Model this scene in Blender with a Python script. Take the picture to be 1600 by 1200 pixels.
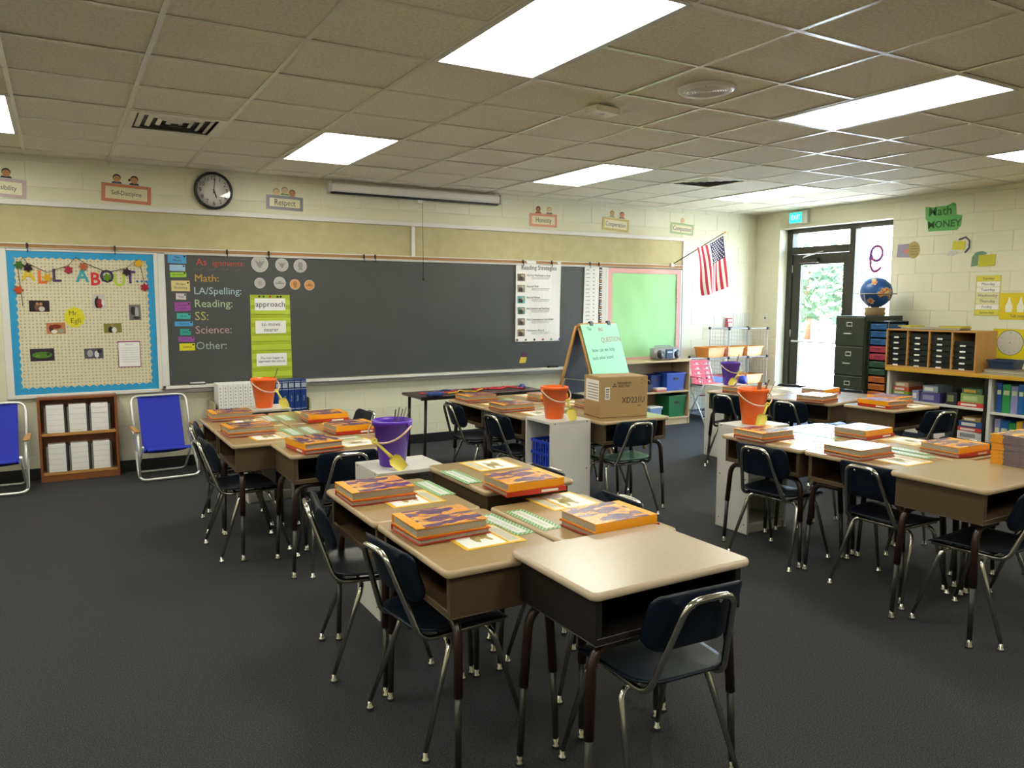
import bpy, math, random
from mathutils import Vector, Matrix
random.seed(7)
for o in list(bpy.data.objects): bpy.data.objects.remove(o)
S = bpy.context.scene
COL = S.collection
PI = math.pi; R = math.radians

# ---------------------------------------------------------------- camera, world, sun, exposure
EYE, H, WY, WX = 1.5023, 2.6918, 7.586, 8.298
XL, YB = -3.83, -3.05
cam_d = bpy.data.cameras.new('camera'); cam = bpy.data.objects.new('camera', cam_d); COL.objects.link(cam)
cam_d.sensor_fit = 'HORIZONTAL'; cam_d.sensor_width = 36; cam_d.lens = 36 * 1210.62 / 1600; cam_d.clip_start = .05
_yaw, _pit, _rol = R(30.2836), R(-6.0036), R(.11)
_f = Vector((math.sin(_yaw) * math.cos(_pit), math.cos(_yaw) * math.cos(_pit), math.sin(_pit)))
_r = Vector((math.cos(_yaw), -math.sin(_yaw), 0)); _u = _r.cross(_f)
_r2 = _r * math.cos(_rol) + _u * math.sin(_rol); _u2 = _r2.cross(_f)
cam.matrix_world = Matrix(((_r2.x, _u2.x, -_f.x, 0), (_r2.y, _u2.y, -_f.y, 0), (_r2.z, _u2.z, -_f.z, EYE), (0, 0, 0, 1)))
S.camera = cam
S.view_settings.view_transform = 'Standard'; S.view_settings.look = 'None'
S.view_settings.exposure = 0.0; S.view_settings.gamma = 1.0; S.view_settings.use_curve_mapping = False
W = bpy.data.worlds.new('sky'); S.world = W; W.use_nodes = True
nt = W.node_tree; bg = nt.nodes['Background']
sky = nt.nodes.new('ShaderNodeTexSky'); sky.sky_type = 'NISHITA'; sky.sun_disc = False
sky.sun_elevation = R(50); sky.sun_rotation = R(20); sky.air_density = 1.0; sky.dust_density = 1.0
nt.links.new(sky.outputs[0], bg.inputs[0]); bg.inputs[1].default_value = 5.0
sun_d = bpy.data.lights.new('sun', 'SUN'); sun_d.energy = 75; sun_d.angle = R(.6); sun_d.color = (1, .96, .9)
sun = bpy.data.objects.new('sun', sun_d); COL.objects.link(sun)
sun.rotation_euler = Vector((.12, -.55, -.83)).to_track_quat('-Z', 'Y').to_euler(); sun.location = (20, 8, 12)
LAMP = 15.0

# ---------------------------------------------------------------- materials
MATS = {}
def mat(name, col=(.8, .8, .8), rough=.5, metal=0, spec=.5, emit=0, noise=None, bump=None, alpha=None, coat=0):
    """noise=(colour2, scale, contrast); bump=(scale, strength)"""
    if name in MATS: return MATS[name]
    m = bpy.data.materials.new(name); m.use_nodes = True; n = m.node_tree.nodes; l = m.node_tree.links
    b = n['Principled BSDF']
    b.inputs['Base Color'].default_value = (*col, 1); b.inputs['Roughness'].default_value = rough
    b.inputs['Metallic'].default_value = metal; b.inputs['Specular IOR Level'].default_value = spec
    b.inputs['Coat Weight'].default_value = coat; b.inputs['Coat Roughness'].default_value = .16
    if emit:
        b.inputs['Emission Color'].default_value = (*col, 1); b.inputs['Emission Strength'].default_value = emit
    if noise or bump: tc = n.new('ShaderNodeTexCoord')
    if noise:
        c2, sc, con = noise
        t = n.new('ShaderNodeTexNoise'); t.inputs['Scale'].default_value = sc; t.inputs['Detail'].default_value = 4
        l.new(tc.outputs['Object'], t.inputs[0])
        r = n.new('ShaderNodeValToRGB'); r.color_ramp.elements[0].position = .5 - con; r.color_ramp.elements[1].position = .5 + con
        r.color_ramp.elements[0].color = (*col, 1); r.color_ramp.elements[1].color = (*c2, 1)
        l.new(t.outputs[0], r.inputs[0]); l.new(r.outputs[0], b.inputs['Base Color'])
    if bump:
        t = n.new('ShaderNodeTexNoise'); t.inputs['Scale'].default_value = bump[0]; l.new(tc.outputs['Object'], t.inputs[0])
        bp = n.new('ShaderNodeBump'); bp.inputs['Strength'].default_value = bump[1]; bp.inputs['Distance'].default_value = .005
        l.new(t.outputs[0], bp.inputs['Height']); l.new(bp.outputs[0], b.inputs['Normal'])
    MATS[name] = m
    return m

def flat(c, rough=.6):  # plain matt print or plastic colour
    return mat('paint_%02x%02x%02x_%d' % (*[int(max(0, min(1, v)) * 255) for v in c], int(rough * 10)), c, rough)
def hexc(s):
    v = [int(s[i:i + 2], 16) / 255 for i in (0, 2, 4)]
    return tuple(((x + .055) / 1.055) ** 2.4 if x > .04 else x / 12.92 for x in v)
def hx(s, rough=.6): return flat(hexc(s), rough)

M_wall = mat('wall_paint', (.70, .685, .51), .42, noise=((.73, .715, .545), 2.5, .3), bump=(260, .12))
M_joint = mat('wall_joint', (.68, .665, .49), .5)
M_tile = mat('ceiling_tile', (.92, .87, .70), .9, noise=((.74, .69, .54), 60, .18), bump=(150, .5))
M_grid = mat('ceiling_grid', (.90, .88, .74), .25)
M_base = mat('baseboard_vinyl', (.012, .012, .014), .4)
M_white = mat('white_laminate', (.62, .61, .56), .4)
M_alu = mat('satin_aluminium', (.72, .72, .70), .4, .75)
M_trim = mat('white_trim', (.70, .69, .64), .4)
M_cork = mat('tan_cork', (.44, .385, .20), .9, noise=((.52, .455, .26), 9, .25), bump=(200, .2))
M_rail = mat('brown_cork_rail', (.34, .18, .075), .9, noise=((.40, .22, .09), 60, .3))
M_slate = mat('chalkboard_slate', (.050, .055, .056), .5, noise=((.064, .069, .070), 2.2, .35), bump=(300, .03))
M_tan = mat('tan_laminate', (.33, .225, .093), .30, noise=((.37, .255, .112), 45, .3), coat=.6)
M_tane = mat('tan_edge', (.50, .37, .22), .3)
M_pink = mat('pale_laminate', (.44, .35, .255), .27, noise=((.47, .375, .275), 45, .3), coat=.2)
M_pinke = mat('pale_edge', (.56, .44, .33), .25)
M_brown = mat('brown_painted_steel', (.085, .055, .025), .42)
M_dark = mat('black_painted_steel', (.012, .010, .009), .4)
M_legb = mat('dark_brown_tube', (.025, .011, .008), .3)
M_leg2 = mat('grey_tube', (.06, .06, .055), .35, .6)
M_chrome = mat('chrome', (.75, .74, .70), .16, 1)
M_chromed = mat('worn_chrome', (.58, .56, .50), .18, 1)
M_navy = mat('navy_plastic', (.005, .010, .021), .36, spec=.3, bump=(500, .08))
M_green = mat('dark_green_plastic', (.008, .045, .03), .3, bump=(500, .08))
M_paper = mat('white_paper', (.82, .81, .77), .6)
M_pages = mat('book_pages', (.42, .36, .27), .8, noise=((.32, .27, .2), 200, .2))
M_wood = mat('oak_wood', (.42, .20, .05), .45, noise=((.50, .26, .07), 14, .3))
M_walnut = mat('reddish_wood', (.20, .06, .018), .4, noise=((.28, .095, .03), 14, .3))
M_oaky = mat('yellow_oak_edge', (.55, .30, .02), .45, noise=((.60, .34, .03), 14, .3))
M_pine = mat('pale_maple', (.50, .36, .19), .5, noise=((.55, .41, .23), 10, .3))
M_bronze = mat('bronze_aluminium', (.035, .032, .024), .4, .3)
M_black = mat('black_plastic', (.01, .01, .011), .4)
M_card = mat('cardboard', (.36, .24, .105), .75, noise=((.40, .27, .12), 8, .3))
M_carpet = mat('carpet')

def custom(m, fn):
    n = m.node_tree.nodes; l = m.node_tree.links
    fn(n, l, n['Principled BSDF'])
def ramp(n, l, fac, stops, interp='LINEAR'):
    r = n.new('ShaderNodeValToRGB'); r.color_ramp.interpolation = interp
    e = r.color_ramp.elements
    while len(e) < len(stops): e.new(.5)
    for k, (p, c) in enumerate(stops):
        e[k].position = p; e[k].color = (*c, 1)
    l.new(fac, r.inputs[0]); return r.outputs[0]
def _carpet(n, l, b):
    tc = n.new('ShaderNodeTexCoord')
    t = n.new('ShaderNodeTexNoise'); t.inputs['Scale'].default_value = 230; t.inputs['Detail'].default_value = 3
    l.new(tc.outputs['Object'], t.inputs[0])
    l.new(ramp(n, l, t.outputs[0], [(.30, (.010, .011, .015)), (.47, (.028, .030, .038)), (.58, (.048, .050, .056)), (.70, (.13, .11, .09))]), b.inputs['Base Color'])
    b.inputs['Roughness'].default_value = .8; b.inputs['Specular IOR Level'].default_value = .3
    t2 = n.new('ShaderNodeTexNoise'); t2.inputs['Scale'].default_value = 520; l.new(tc.outputs['Object'], t2.inputs[0])
    bp = n.new('ShaderNodeBump'); bp.inputs['Strength'].default_value = .7; bp.inputs['Distance'].default_value = .006
    l.new(t2.outputs[0], bp.inputs['Height']); l.new(bp.outputs[0], b.inputs['Normal'])
custom(M_carpet, _carpet)
M_cover = mat('orange_purple_cover', rough=.25, coat=.6)
def _cover(n, l, b):
    tc = n.new('ShaderNodeTexCoord'); mp = n.new('ShaderNodeMapping'); mp.inputs['Scale'].default_value = (24, 10, 1); mp.inputs['Rotation'].default_value = (0, 0, .5)
    l.new(tc.outputs['Object'], mp.inputs[0])
    t = n.new('ShaderNodeTexNoise'); t.inputs['Scale'].default_value = 1; t.inputs['Detail'].default_value = 3; t.inputs['Distortion'].default_value = .8
    l.new(mp.outputs[0], t.inputs[0])
    l.new(ramp(n, l, t.outputs[0], [(.38, (.09, .035, .16)), (.47, (.17, .06, .18)), (.50, (.60, .20, .06)), (.54, (.88, .46, .08)), (.60, (.82, .27, .04)), (.66, (.92, .56, .14))]), b.inputs['Base Color'])
custom(M_cover, _cover)
M_dots = mat('dotted_paper', rough=.7)
def _dots(n, l, b):
    tc = n.new('ShaderNodeTexCoord'); mp = n.new('ShaderNodeMapping'); mp.inputs['Scale'].default_value = (36, 1, 36)
    l.new(tc.outputs['Object'], mp.inputs[0])
    v = n.new('ShaderNodeTexVoronoi'); v.inputs['Scale'].default_value = 1; v.inputs['Randomness'].default_value = .12
    l.new(mp.outputs[0], v.inputs[0])
    l.new(ramp(n, l, v.outputs[0], [(0, (.14, .12, .11)), (.12, (.2, .18, .15)), (.2, (.60, .54, .36)), (.6, (.68, .62, .44))]), b.inputs['Base Color'])
custom(M_dots, _dots)
M_greenp = mat('green_butcher_paper', (.30, .62, .26), .6, noise=((.36, .68, .32), 2, .3), bump=(5, .6))
M_foliage = mat('foliage', (.06, .13, .05), .7, noise=((.16, .25, .13), 1.5, .3))
M_pave = mat('pale_concrete', (.72, .70, .66), .8, noise=((.66, .64, .60), 3, .3))
M_globe = mat('globe_print', rough=.35)
def _globe(n, l, b):
    tc = n.new('ShaderNodeTexCoord'); t = n.new('ShaderNodeTexNoise'); t.inputs['Scale'].default_value = 7.5; t.inputs['Detail'].default_value = 3
    l.new(tc.outputs['Object'], t.inputs[0])
    l.new(ramp(n, l, t.outputs[0], [(.4, (.01, .07, .26)), (.54, (.02, .12, .36)), (.57, (.75, .42, .14)), (.62, (.55, .12, .06)), (.68, (.8, .7, .3))], 'CONSTANT'), b.inputs['Base Color'])
custom(M_globe, _globe)
M_glass = bpy.data.materials.new('window_glass'); M_glass.use_nodes = True
def _glass(m, tint, fac):
    n = m.node_tree.nodes; l = m.node_tree.links; n.clear()
    o = n.new('ShaderNodeOutputMaterial'); mx = n.new('ShaderNodeMixShader'); t = n.new('ShaderNodeBsdfTransparent'); g = n.new('ShaderNodeBsdfGlossy')
    t.inputs[0].default_value = (*tint, 1); g.inputs['Roughness'].default_value = .02; mx.inputs[0].default_value = fac
    l.new(t.outputs[0], mx.inputs[1]); l.new(g.outputs[0], mx.inputs[2]); l.new(mx.outputs[0], o.inputs[0])
_glass(M_glass, (.96, .98, .97), .06)
M_clockglass = bpy.data.materials.new('clock_glass'); M_clockglass.use_nodes = True; _glass(M_clockglass, (1, 1, 1), .08)
M_orangeclear = mat('clear_orange_plastic', (.80, .30, .04), .25); M_orangeclear.node_tree.nodes['Principled BSDF'].inputs['Transmission Weight'].default_value = .12

# ---------------------------------------------------------------- mesh builder
class MB:
    def __init__(s): s.v = []; s.f = []; s.m = []; s.sm = []; s.mats = []
    def mi(s, m):
        if m not in s.mats: s.mats.append(m)
        return s.mats.index(m)
    def add(s, vs, fs, m, smooth=False):
        b = len(s.v); s.v += [tuple(v) for v in vs]; k = s.mi(m)
        for f in fs: s.f.append([b + i for i in f]); s.m.append(k); s.sm.append(smooth)
        return s
    def box(s, x0, x1, y0, y1, z0, z1, m, T=None):
        v = [Vector(p) for p in ((x0, y0, z0), (x1, y0, z0), (x1, y1, z0), (x0, y1, z0), (x0, y0, z1), (x1, y0, z1), (x1, y1, z1), (x0, y1, z1))]
        if T: v = [T @ p for p in v]
        return s.add(v, [(0, 3, 2, 1), (4, 5, 6, 7), (0, 1, 5, 4), (1, 2, 6, 5), (2, 3, 7, 6), (3, 0, 4, 7)], m)
    def cbox(s, x0, x1, y0, y1, z0, z1, m, c=.004, T=None):
        """box with chamfered edges"""
        vs = []; ix = {}
        X = (x0, x1); Y = (y0, y1); Z = (z0, z1)
        for i in (0, 1):
            for j in (0, 1):
                for k in (0, 1):
                    sx, sy, sz = (1 - 2 * i) * c, (1 - 2 * j) * c, (1 - 2 * k) * c
                    ix[i, j, k, 0] = len(vs); vs.append((X[i], Y[j] + sy, Z[k] + sz))
                    ix[i, j, k, 1] = len(vs); vs.append((X[i] + sx, Y[j], Z[k] + sz))
                    ix[i, j, k, 2] = len(vs); vs.append((X[i] + sx, Y[j] + sy, Z[k]))
        fs = []
        for a in (0, 1):
            fs.append([ix[a, p, q, 0] for p, q in ((0, 0), (1, 0), (1, 1), (0, 1))][::(1 if a else -1)])
            fs.append([ix[p, a, q, 1] for p, q in ((0, 0), (1, 0), (1, 1), (0, 1))][::(-1 if a else 1)])
            fs.append([ix[p, q, a, 2] for p, q in ((0, 0), (1, 0), (1, 1), (0, 1))][::(1 if a else -1)])
        for p in (0, 1):
            for q in (0, 1):
                fs.append([ix[p, q, 0, 0], ix[p, q, 0, 1], ix[p, q, 1, 1], ix[p, q, 1, 0]])
                fs.append([ix[p, 0, q, 0], ix[p, 0, q, 2], ix[p, 1, q, 2], ix[p, 1, q, 0]])
                fs.append([ix[0, p, q, 1], ix[0, p, q, 2], ix[1, p, q, 2], ix[1, p, q, 1]])
                for k in (0, 1): fs.append([ix[p, q, k, 0], ix[p, q, k, 1], ix[p, q, k, 2]])
        if T: vs = [T @ Vector(v) for v in vs]
        return s.add(vs, fs, m)
    def tube(s, pts, r, m, n=8, cap=True):
        pts = [Vector(p) for p in pts]; rs = r if isinstance(r, (list, tuple)) else [r] * len(pts)
        vs = []; up = None
        for i, p in enumerate(pts):
            d = (pts[min(i + 1, len(pts) - 1)] - pts[max(i - 1, 0)]).normalized()
            if up is None: up = d.orthogonal().normalized()
            else: up = (up - d * up.dot(d)); up = up.normalized() if up.length > 1e-6 else d.orthogonal().normalized()
            w = d.cross(up)
            for k in range(n):
                a = 2 * PI * k / n; vs.append(p + (up * math.cos(a) + w * math.sin(a)) * rs[i])
        fs = [(i * n + k, i * n + (k + 1) % n, (i + 1) * n + (k + 1) % n, (i + 1) * n + k) for i in range(len(pts) - 1) for k in range(n)]
        s.add(vs, fs, m, True)
        if cap:
            b = len(s.v) - len(vs); kx = s.mi(m)
            s.f.append([b + k for k in range(n)][::-1]); s.f.append([b + (len(pts) - 1) * n + k for k in range(n)]); s.m += [kx] * 2; s.sm += [False] * 2
        return s
    def lathe(s, prof, m, n=20, T=None, smooth=True):
        vs = [(r * math.cos(2 * PI * k / n), r * math.sin(2 * PI * k / n), z) for r, z in prof for k in range(n)]
        fs = [(i * n + k, i * n + (k + 1) % n, (i + 1) * n + (k + 1) % n, (i + 1) * n + k) for i in range(len(prof) - 1) for k in range(n)]
        if T: vs = [T @ Vector(v) for v in vs]
        return s.add(vs, fs, m, smooth)
    def poly(s, pts, t, m, T=None):
        """2-D outline (x, z) extruded: front at y=-t, back at y=0 (things that hang on a wall)"""
        n = len(pts); vs = [(x, -t, z) for x, z in pts] + [(x, 0, z) for x, z in pts]
        fs = [list(range(n)), list(range(n, 2 * n))[::-1]] + [(i, i + n, (i + 1) % n + n, (i + 1) % n) for i in range(n)]
        if T: vs = [T @ Vector(v) for v in vs]
        return s.add(vs, fs, m)
    def plate(s, x0, x1, z0, z1, y0, y1, m): return s.box(x0, x1, y0, y1, z0, z1, m)
    def build(s, name, parent=None, loc=None, rz=0):
        me = bpy.data.meshes.new(name); me.from_pydata(s.v, [], s.f)
        for m in s.mats: me.materials.append(m)
        me.polygons.foreach_set('material_index', s.m); me.polygons.foreach_set('use_smooth', s.sm); me.update()
        o = bpy.data.objects.new(name, me); COL.objects.link(o); o.parent = parent
        if loc: o.location = loc
        o.rotation_euler.z = rz
        return o

def tag(o, label, cat, group=None):
    o['label'] = label; o['category'] = cat
    if group: o['group'] = group
    return o
def thing(name, label, cat, loc=(0, 0, 0), rz=0, group=None):
    o = bpy.data.objects.new(name, None); o.empty_display_size = .1; COL.objects.link(o); o.location = loc; o.rotation_euler.z = rz
    return tag(o, label, cat, group)
def struct(o): o['kind'] = 'structure'; return o
KIDS = {}
def copy_tree(o, parent=None):
    c = o.copy(); COL.objects.link(c)
    if parent: c.parent = parent
    for ch in [k for k in o.children]: copy_tree(ch, c)
    return c
def place(src, used, label, loc, rz=0, group=None):
    """first call moves the source, later ones copy it with all its parts"""
    c = src if not used.get(src.name) else copy_tree(src)
    used[src.name] = True
    c.location = loc; c.rotation_euler.z = rz; c['label'] = label
    if group: c['group'] = group
    return c
USED = {}
def fillet(pts, r, n=4):
    pts = [Vector(p) for p in pts]; out = [pts[0]]
    for i in range(1, len(pts) - 1):
        a, b, c = pts[i - 1], pts[i], pts[i + 1]; d1 = (a - b); d2 = (c - b)
        q = min(r, d1.length * .49, d2.length * .49); p1 = b + d1.normalized() * q; p2 = b + d2.normalized() * q
        for k in range(n + 1):
            t = k / n; out.append(p1 * (1 - t) ** 2 + b * 2 * t * (1 - t) + p2 * t * t)
    out.append(pts[-1]); return out
def rrect(w, d, r, n=5, r2=None):
    out = []
    for cx, cy, a0, q in ((w / 2, d / 2, 0, r), (-w / 2, d / 2, 90, r), (-w / 2, -d / 2, 180, r2 or r), (w / 2, -d / 2, 270, r2 or r)):
        for k in range(n + 1):
            a = R(a0 + 90 * k / n); out.append((cx - math.copysign(q, cx) + q * math.cos(a), cy - math.copysign(q, cy) + q * math.sin(a)))
    return out
def pad(mb, outline, fn, t, m, rings=(1, .92, .6, .25)):
    """dished slab: outline in (x, y), fn(x, y) -> Vector for the top side, t = (vector) thickness"""
    n = len(outline); top = []; bot = []
    for s in rings:
        for x, y in outline:
            p = fn(x * s, y * s); top.append(p); bot.append(p - t * (1 if s < .99 else .75))
    c = fn(0, 0); k = len(rings); vs = top + [c] + bot + [c - t]; o = len(top) + 1
    # outer rim is slightly rounded by an extra middle ring
    fs = []
    for i in range(k - 1):
        for j in range(n):
            a, b = i * n + j, i * n + (j + 1) % n
            fs.append((a, b, b + n, a + n)); fs.append((o + a, o + a + n, o + b + n, o + b))
    for j in range(n):
        a, b = (k - 1) * n + j, (k - 1) * n + (j + 1) % n
        fs.append((a, b, k * n)); fs.append((o + b, o + a, o + k * n))
        fs.append((j, o + j, o + (j + 1) % n, (j + 1) % n))
    mb.add(vs, fs, m, True)
TXT = {}
def text(s, size, m, parent=None, loc=(0, 0, 0), name='lettering', align='CENTER', ext=.0006, rot=(PI / 2, 0, 0), sx=1, bold=0, flip=False):
    key = (s, size, align, ext, sx, bold, m.name)
    if key not in TXT:
        c = bpy.data.curves.new('t', 'FONT'); c.body = s; c.size = size; c.align_x = align; c.align_y = 'CENTER'; c.extrude = ext; c.resolution_u = 2; c.offset = bold
        ob = bpy.data.objects.new('t', c); COL.objects.link(ob)
        bpy.context.view_layer.update()
        me = bpy.data.meshes.new_from_object(ob); bpy.data.objects.remove(ob); me.name = name
        me.materials.clear(); me.materials.append(m)
        if sx != 1: me.transform(Matrix.Diagonal((sx, 1, 1, 1)))
        TXT[key] = me
    o = bpy.data.objects.new(name, TXT[key]); COL.objects.link(o); o.parent = parent; o.location = loc; o.rotation_euler = rot
    return o
def star(r, n=5, r2=.4, a0=90):
    return [((r if k % 2 == 0 else r * r2) * math.cos(R(a0 + 180 * k / n)), (r if k % 2 == 0 else r * r2) * math.sin(R(a0 + 180 * k / n))) for k in range(2 * n)]
def disc(r, n=20, cx=0, cz=0, sx=1, sz=1): return [(cx + r * sx * math.cos(2 * PI * k / n), cz + r * sz * math.sin(2 * PI * k / n)) for k in range(n)]
#==SETTING==
# ---------------------------------------------------------------- floor, walls, ceiling
fl = MB().box(XL - .2, WX + .3, YB - .2, WY + .2, -.1, 0, M_carpet).build('floor'); struct(fl)
OY0, OY1, OZ = 5.575, 7.19, 2.47          # door opening in the wall with the exit
wb = MB().box(XL - .2, WX + .3, WY + .003, WY + .25, 0, H + .3, M_joint).build('wall_back'); struct(wb)
wr = MB(); wr.box(WX + .003, WX + .30, YB - .2, OY0, 0, H + .3, M_joint); wr.box(WX + .003, WX + .30, OY1, WY + .003, 0, H + .3, M_joint)
wr.box(WX + .003, WX + .30, OY0, OY1, OZ, H + .3, M_joint); wr = struct(wr.build('wall_right'))
struct(MB().box(XL - .2, XL, YB, WY + .006, 0, H + .3, M_wall).build('wall_left'))
struct(MB().box(XL - .2, WX + .3, YB - .2, YB, 0, H + .3, M_wall).build('wall_rear'))
BW, BH, J = .4064, .2032, .0028
BLK = {}
def block(parent, w, h, cx, cz, wall, bulk=None):
    key = (round(w, 3), round(h, 3)); d = .03
    if bulk is not None:
        if wall == 'b': bulk.box(cx - w / 2, cx + w / 2, WY, WY + .01, cz - h / 2, cz + h / 2, M_wall)
        else: bulk.box(WX, WX + .01, cx - w / 2, cx + w / 2, cz - h / 2, cz + h / 2, M_wall)
        return
    if key not in BLK:
        o = MB().cbox(-w / 2, w / 2, 0, d, -h / 2, h / 2, M_wall, min(.0018, w / 4)).build('concrete_block'); BLK[key] = o.data; bpy.data.objects.remove(o)
    o = bpy.data.objects.new('concrete_block', BLK[key]); COL.objects.link(o); o.parent = parent
    if wall == 'b': o.location = (cx, WY, cz)
    else: o.location = (WX, cx, cz); o.rotation_euler.z = -PI / 2
def courses(parent, wall, a0, a1, zskip, near, holes):
    bulk = MB(); row = 0; zz = 0
    while zz < H + .02:
        z0, z1 = zz + J, min(zz + BH, H + .25) - 0; off = (row % 2) * BW / 2; a = a0 - off
        while a < a1:
            iv = [(max(a, a0) + J / 2, min(a + BW, a1) - J / 2)]
            for h0, h1, g0, g1 in holes:
                if z1 > g0 and z0 < g1:
                    nv = []
                    for p, q in iv:
                        if q <= h0 or p >= h1: nv.append((p, q))
                        else:
                            if p < h0 - .02: nv.append((p, h0))
                            if q > h1 + .02: nv.append((h1, q))
                    iv = nv
            for p, q in iv:
                if q - p < .03: continue
                block(parent, q - p, z1 - z0, (p + q) / 2, (z0 + z1) / 2, wall, None if near(p, q) else bulk)
            a += BW
        zz += BH; row += 1
    if bulk.v:
        o = bulk.build('concrete_blocks', parent); o['kind'] = 'stuff'
courses(wb, 'b', XL, WX, None, lambda p, q: q > -1.1, [(-.33, 6.95, .78, 2.24)])
courses(wr, 'r', YB, WY, None, lambda p, q: p > 3.5, [(OY0, OY1, -1, OZ)])
for nm, w, segs in (('baseboard_back', 'b', [(XL, WX)]), ('baseboard_right', 'r', [(YB, OY0), (OY1, WY)])):
    m = MB()
    for a, b in segs:
        if w == 'b': m.cbox(a, b - .007, WY - .007, WY, 0, .10, M_base, .002)
        else: m.cbox(WX - .007, WX, a, b - .008, 0, .10, M_base, .002)
    struct(m.build(nm))
# ceiling: slab, T-bars, lay-in tiles
T = .6096; GX, GY = 2.2681, 2.433
ce = struct(MB().box(XL - .2, WX + .3, YB - .2, WY + .25, H + .28, H + .4, M_joint).build('ceiling'))
LIGHTS = [(i, j) for i in (-9, -5, -1, 3, 7) for j in (-5, 0, 5)]
VENTS = [(-3, 5), (5, 5)]
skip = set(VENTS) | {(i, j + k) for i, j in LIGHTS for k in (0, 1)}
tm = None; bulk = MB()
for i in range(-10, 10):
    for j in range(-9, 9):
        if (i, j) in skip: continue
        x0, x1 = max(GX + i * T, XL) , min(GX + (i + 1) * T, WX); y0, y1 = max(GY + j * T, YB), min(GY + (j + 1) * T, WY)
        g = .006
        full = abs(x1 - x0 - T) < .01 and abs(y1 - y0 - T) < .01
        vis = y1 > 1.5 and x1 > -1.5 + 0 and (j >= 0 or i >= 1)
        if vis:
            if full:
                if tm is None:
                    o = MB().cbox(-T / 2 + g, T / 2 - g, -T / 2 + g, T / 2 - g, 0, .016, M_tile, .003).build('ceiling_tile', ce); tm = o.data
                else:
                    o = bpy.data.objects.new('ceiling_tile', tm); COL.objects.link(o); o.parent = ce
                o.location = ((x0 + x1) / 2, (y0 + y1) / 2, H + .004 + random.random() * .003)
                o.rotation_euler = (random.uniform(-.004, .004), random.uniform(-.004, .004), 0)
            else:
                MB().cbox(x0 + g, x1 - g, y0 + g, y1 - g, H + .005, H + .02, M_tile, .003).build('ceiling_tile', ce)
        else: bulk.box(x0 + g, x1 - g, y0 + g, y1 - g, H + .005, H + .02, M_tile)
o = bulk.build('ceiling_tiles', ce); o['kind'] = 'stuff'
for i in range(-10, 10):
    x = GX + i * T
    if x > XL: MB().box(x - .012, x + .012, YB, WY, H, H + .004, M_grid).build('grid_bar', ce)
for j in range(-8, 9):
    cuts = sorted(GX + li * T for li, lj in LIGHTS if lj + 1 == j); a = XL
    for c in cuts + [None]:
        b = WX if c is None else c
        if b - a > .05: MB().box(a, b, GY + j * T - .012, GY + j * T + .012, H - .0005, H + .0035, M_grid).build('grid_bar', ce)
        if c is not None: a = c + T
m = MB(); m.box(XL, WX, WY - .022, WY, H - .001, H + .003, M_grid).build('grid_bar', ce)
m = MB(); m.box(WX - .022, WX, YB, WY - .022, H - .001, H + .003, M_grid).build('grid_bar', ce)
# ceiling lights
M_lens = mat('lit_acrylic_lens', (1, .985, .86), .5, emit=LAMP)
LL = {(-1, 0): 'lit fluorescent ceiling panel, the largest, above the front desk cluster', (-1, 5): 'lit ceiling panel between the clock and the projection screen',
      (3, 0): 'lit ceiling panel beside the round ceiling speaker', (3, 5): 'lit ceiling panel just before the Honesty sign', (7, 5): 'thin-looking lit ceiling panel close to the exit sign',
      (7, 0): 'lit ceiling panel above the wall with the green Math sign', (-5, 5): 'lit ceiling panel above the bulletin board, cut by the frame edge'}
lsrc = None
for i, j in LIGHTS:
    x, y = GX + (i + .5) * T, GY + (j + 1) * T
    lb = LL.get((i, j), 'lit fluorescent ceiling panel out of frame')
    if lsrc is None:
        lsrc = thing('ceiling_light', lb, 'ceiling light', (0, 0, 0), group='fluorescent ceiling panels')
        a, b = T / 2 - .012, T - .012; f = MB()
        for s in (-1, 1):
            f.box(s * a - .014 - .006 * s, s * a + .014 - .006 * s, -b, b, -.004, .07, M_trim); f.box(-a + .02, a - .02, s * b - .016, s * b + .008, -.004, .07, M_trim)
        f.box(-a, a, -b, b, .07, .08, M_trim); f.build('light_frame', lsrc)
        MB().box(-a + .02, a - .02, -b + .016, b - .016, .002, .006, M_lens).build('light_diffuser', lsrc)
    place(lsrc, USED, lb, (x, y, H), 0)
# air vents, speaker, sensor
vsrc = None
for (i, j), lb in zip(VENTS, ('square louvred ceiling air vent above the Self-Discipline sign', 'square louvred ceiling air vent near the doorway end of the chalkboard')):
    if vsrc is None:
        vsrc = thing('ceiling_vent', lb, 'air vent', group='ceiling air vents')
        a = T / 2 - .014; f = MB()
        for k in range(4):
            f.box(-a, a - .045, -a, -a + .045, -.004, 0, M_grid) if k == 0 else f.box(a - .045, a, -a, a, -.004, 0, M_grid) if k == 1 else f.box(-a, a - .045, a - .045, a, -.004, 0, M_grid) if k == 2 else f.box(-a, -a + .045, -a + .045, a - .045, -.004, 0, M_grid)
        f.box(-a + .03, a - .03, -a + .03, a - .03, .018, .022, M_black); f.build('vent_frame', vsrc)  # black sheet added behind the louvres stands in for the shade in their gaps
        for q in range(4):
            r = .232 - q * .06; s = MB(); r2 = r - .026
            vs = [(-r, -r, .008), (r, -r, .008), (r, r, .008), (-r, r, .008), (-r2, -r2, -.002), (r2, -r2, -.002), (r2, r2, -.002), (-r2, r2, -.002)]
            vs += [(x * .975, y * .975, z + .001) for x, y, z in vs]
            fs = [(k, (k + 1) % 4, 4 + (k + 1) % 4, 4 + k) for k in range(4)] + [(12 + k, 12 + (k + 1) % 4, 8 + (k + 1) % 4, 8 + k) for k in range(4)]
            s.add(vs, fs, M_grid); s.build('louvre', vsrc)
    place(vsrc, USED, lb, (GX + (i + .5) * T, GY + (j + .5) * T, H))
M_spk = mat('speaker_white', (.88, .87, .84), .3)
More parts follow.
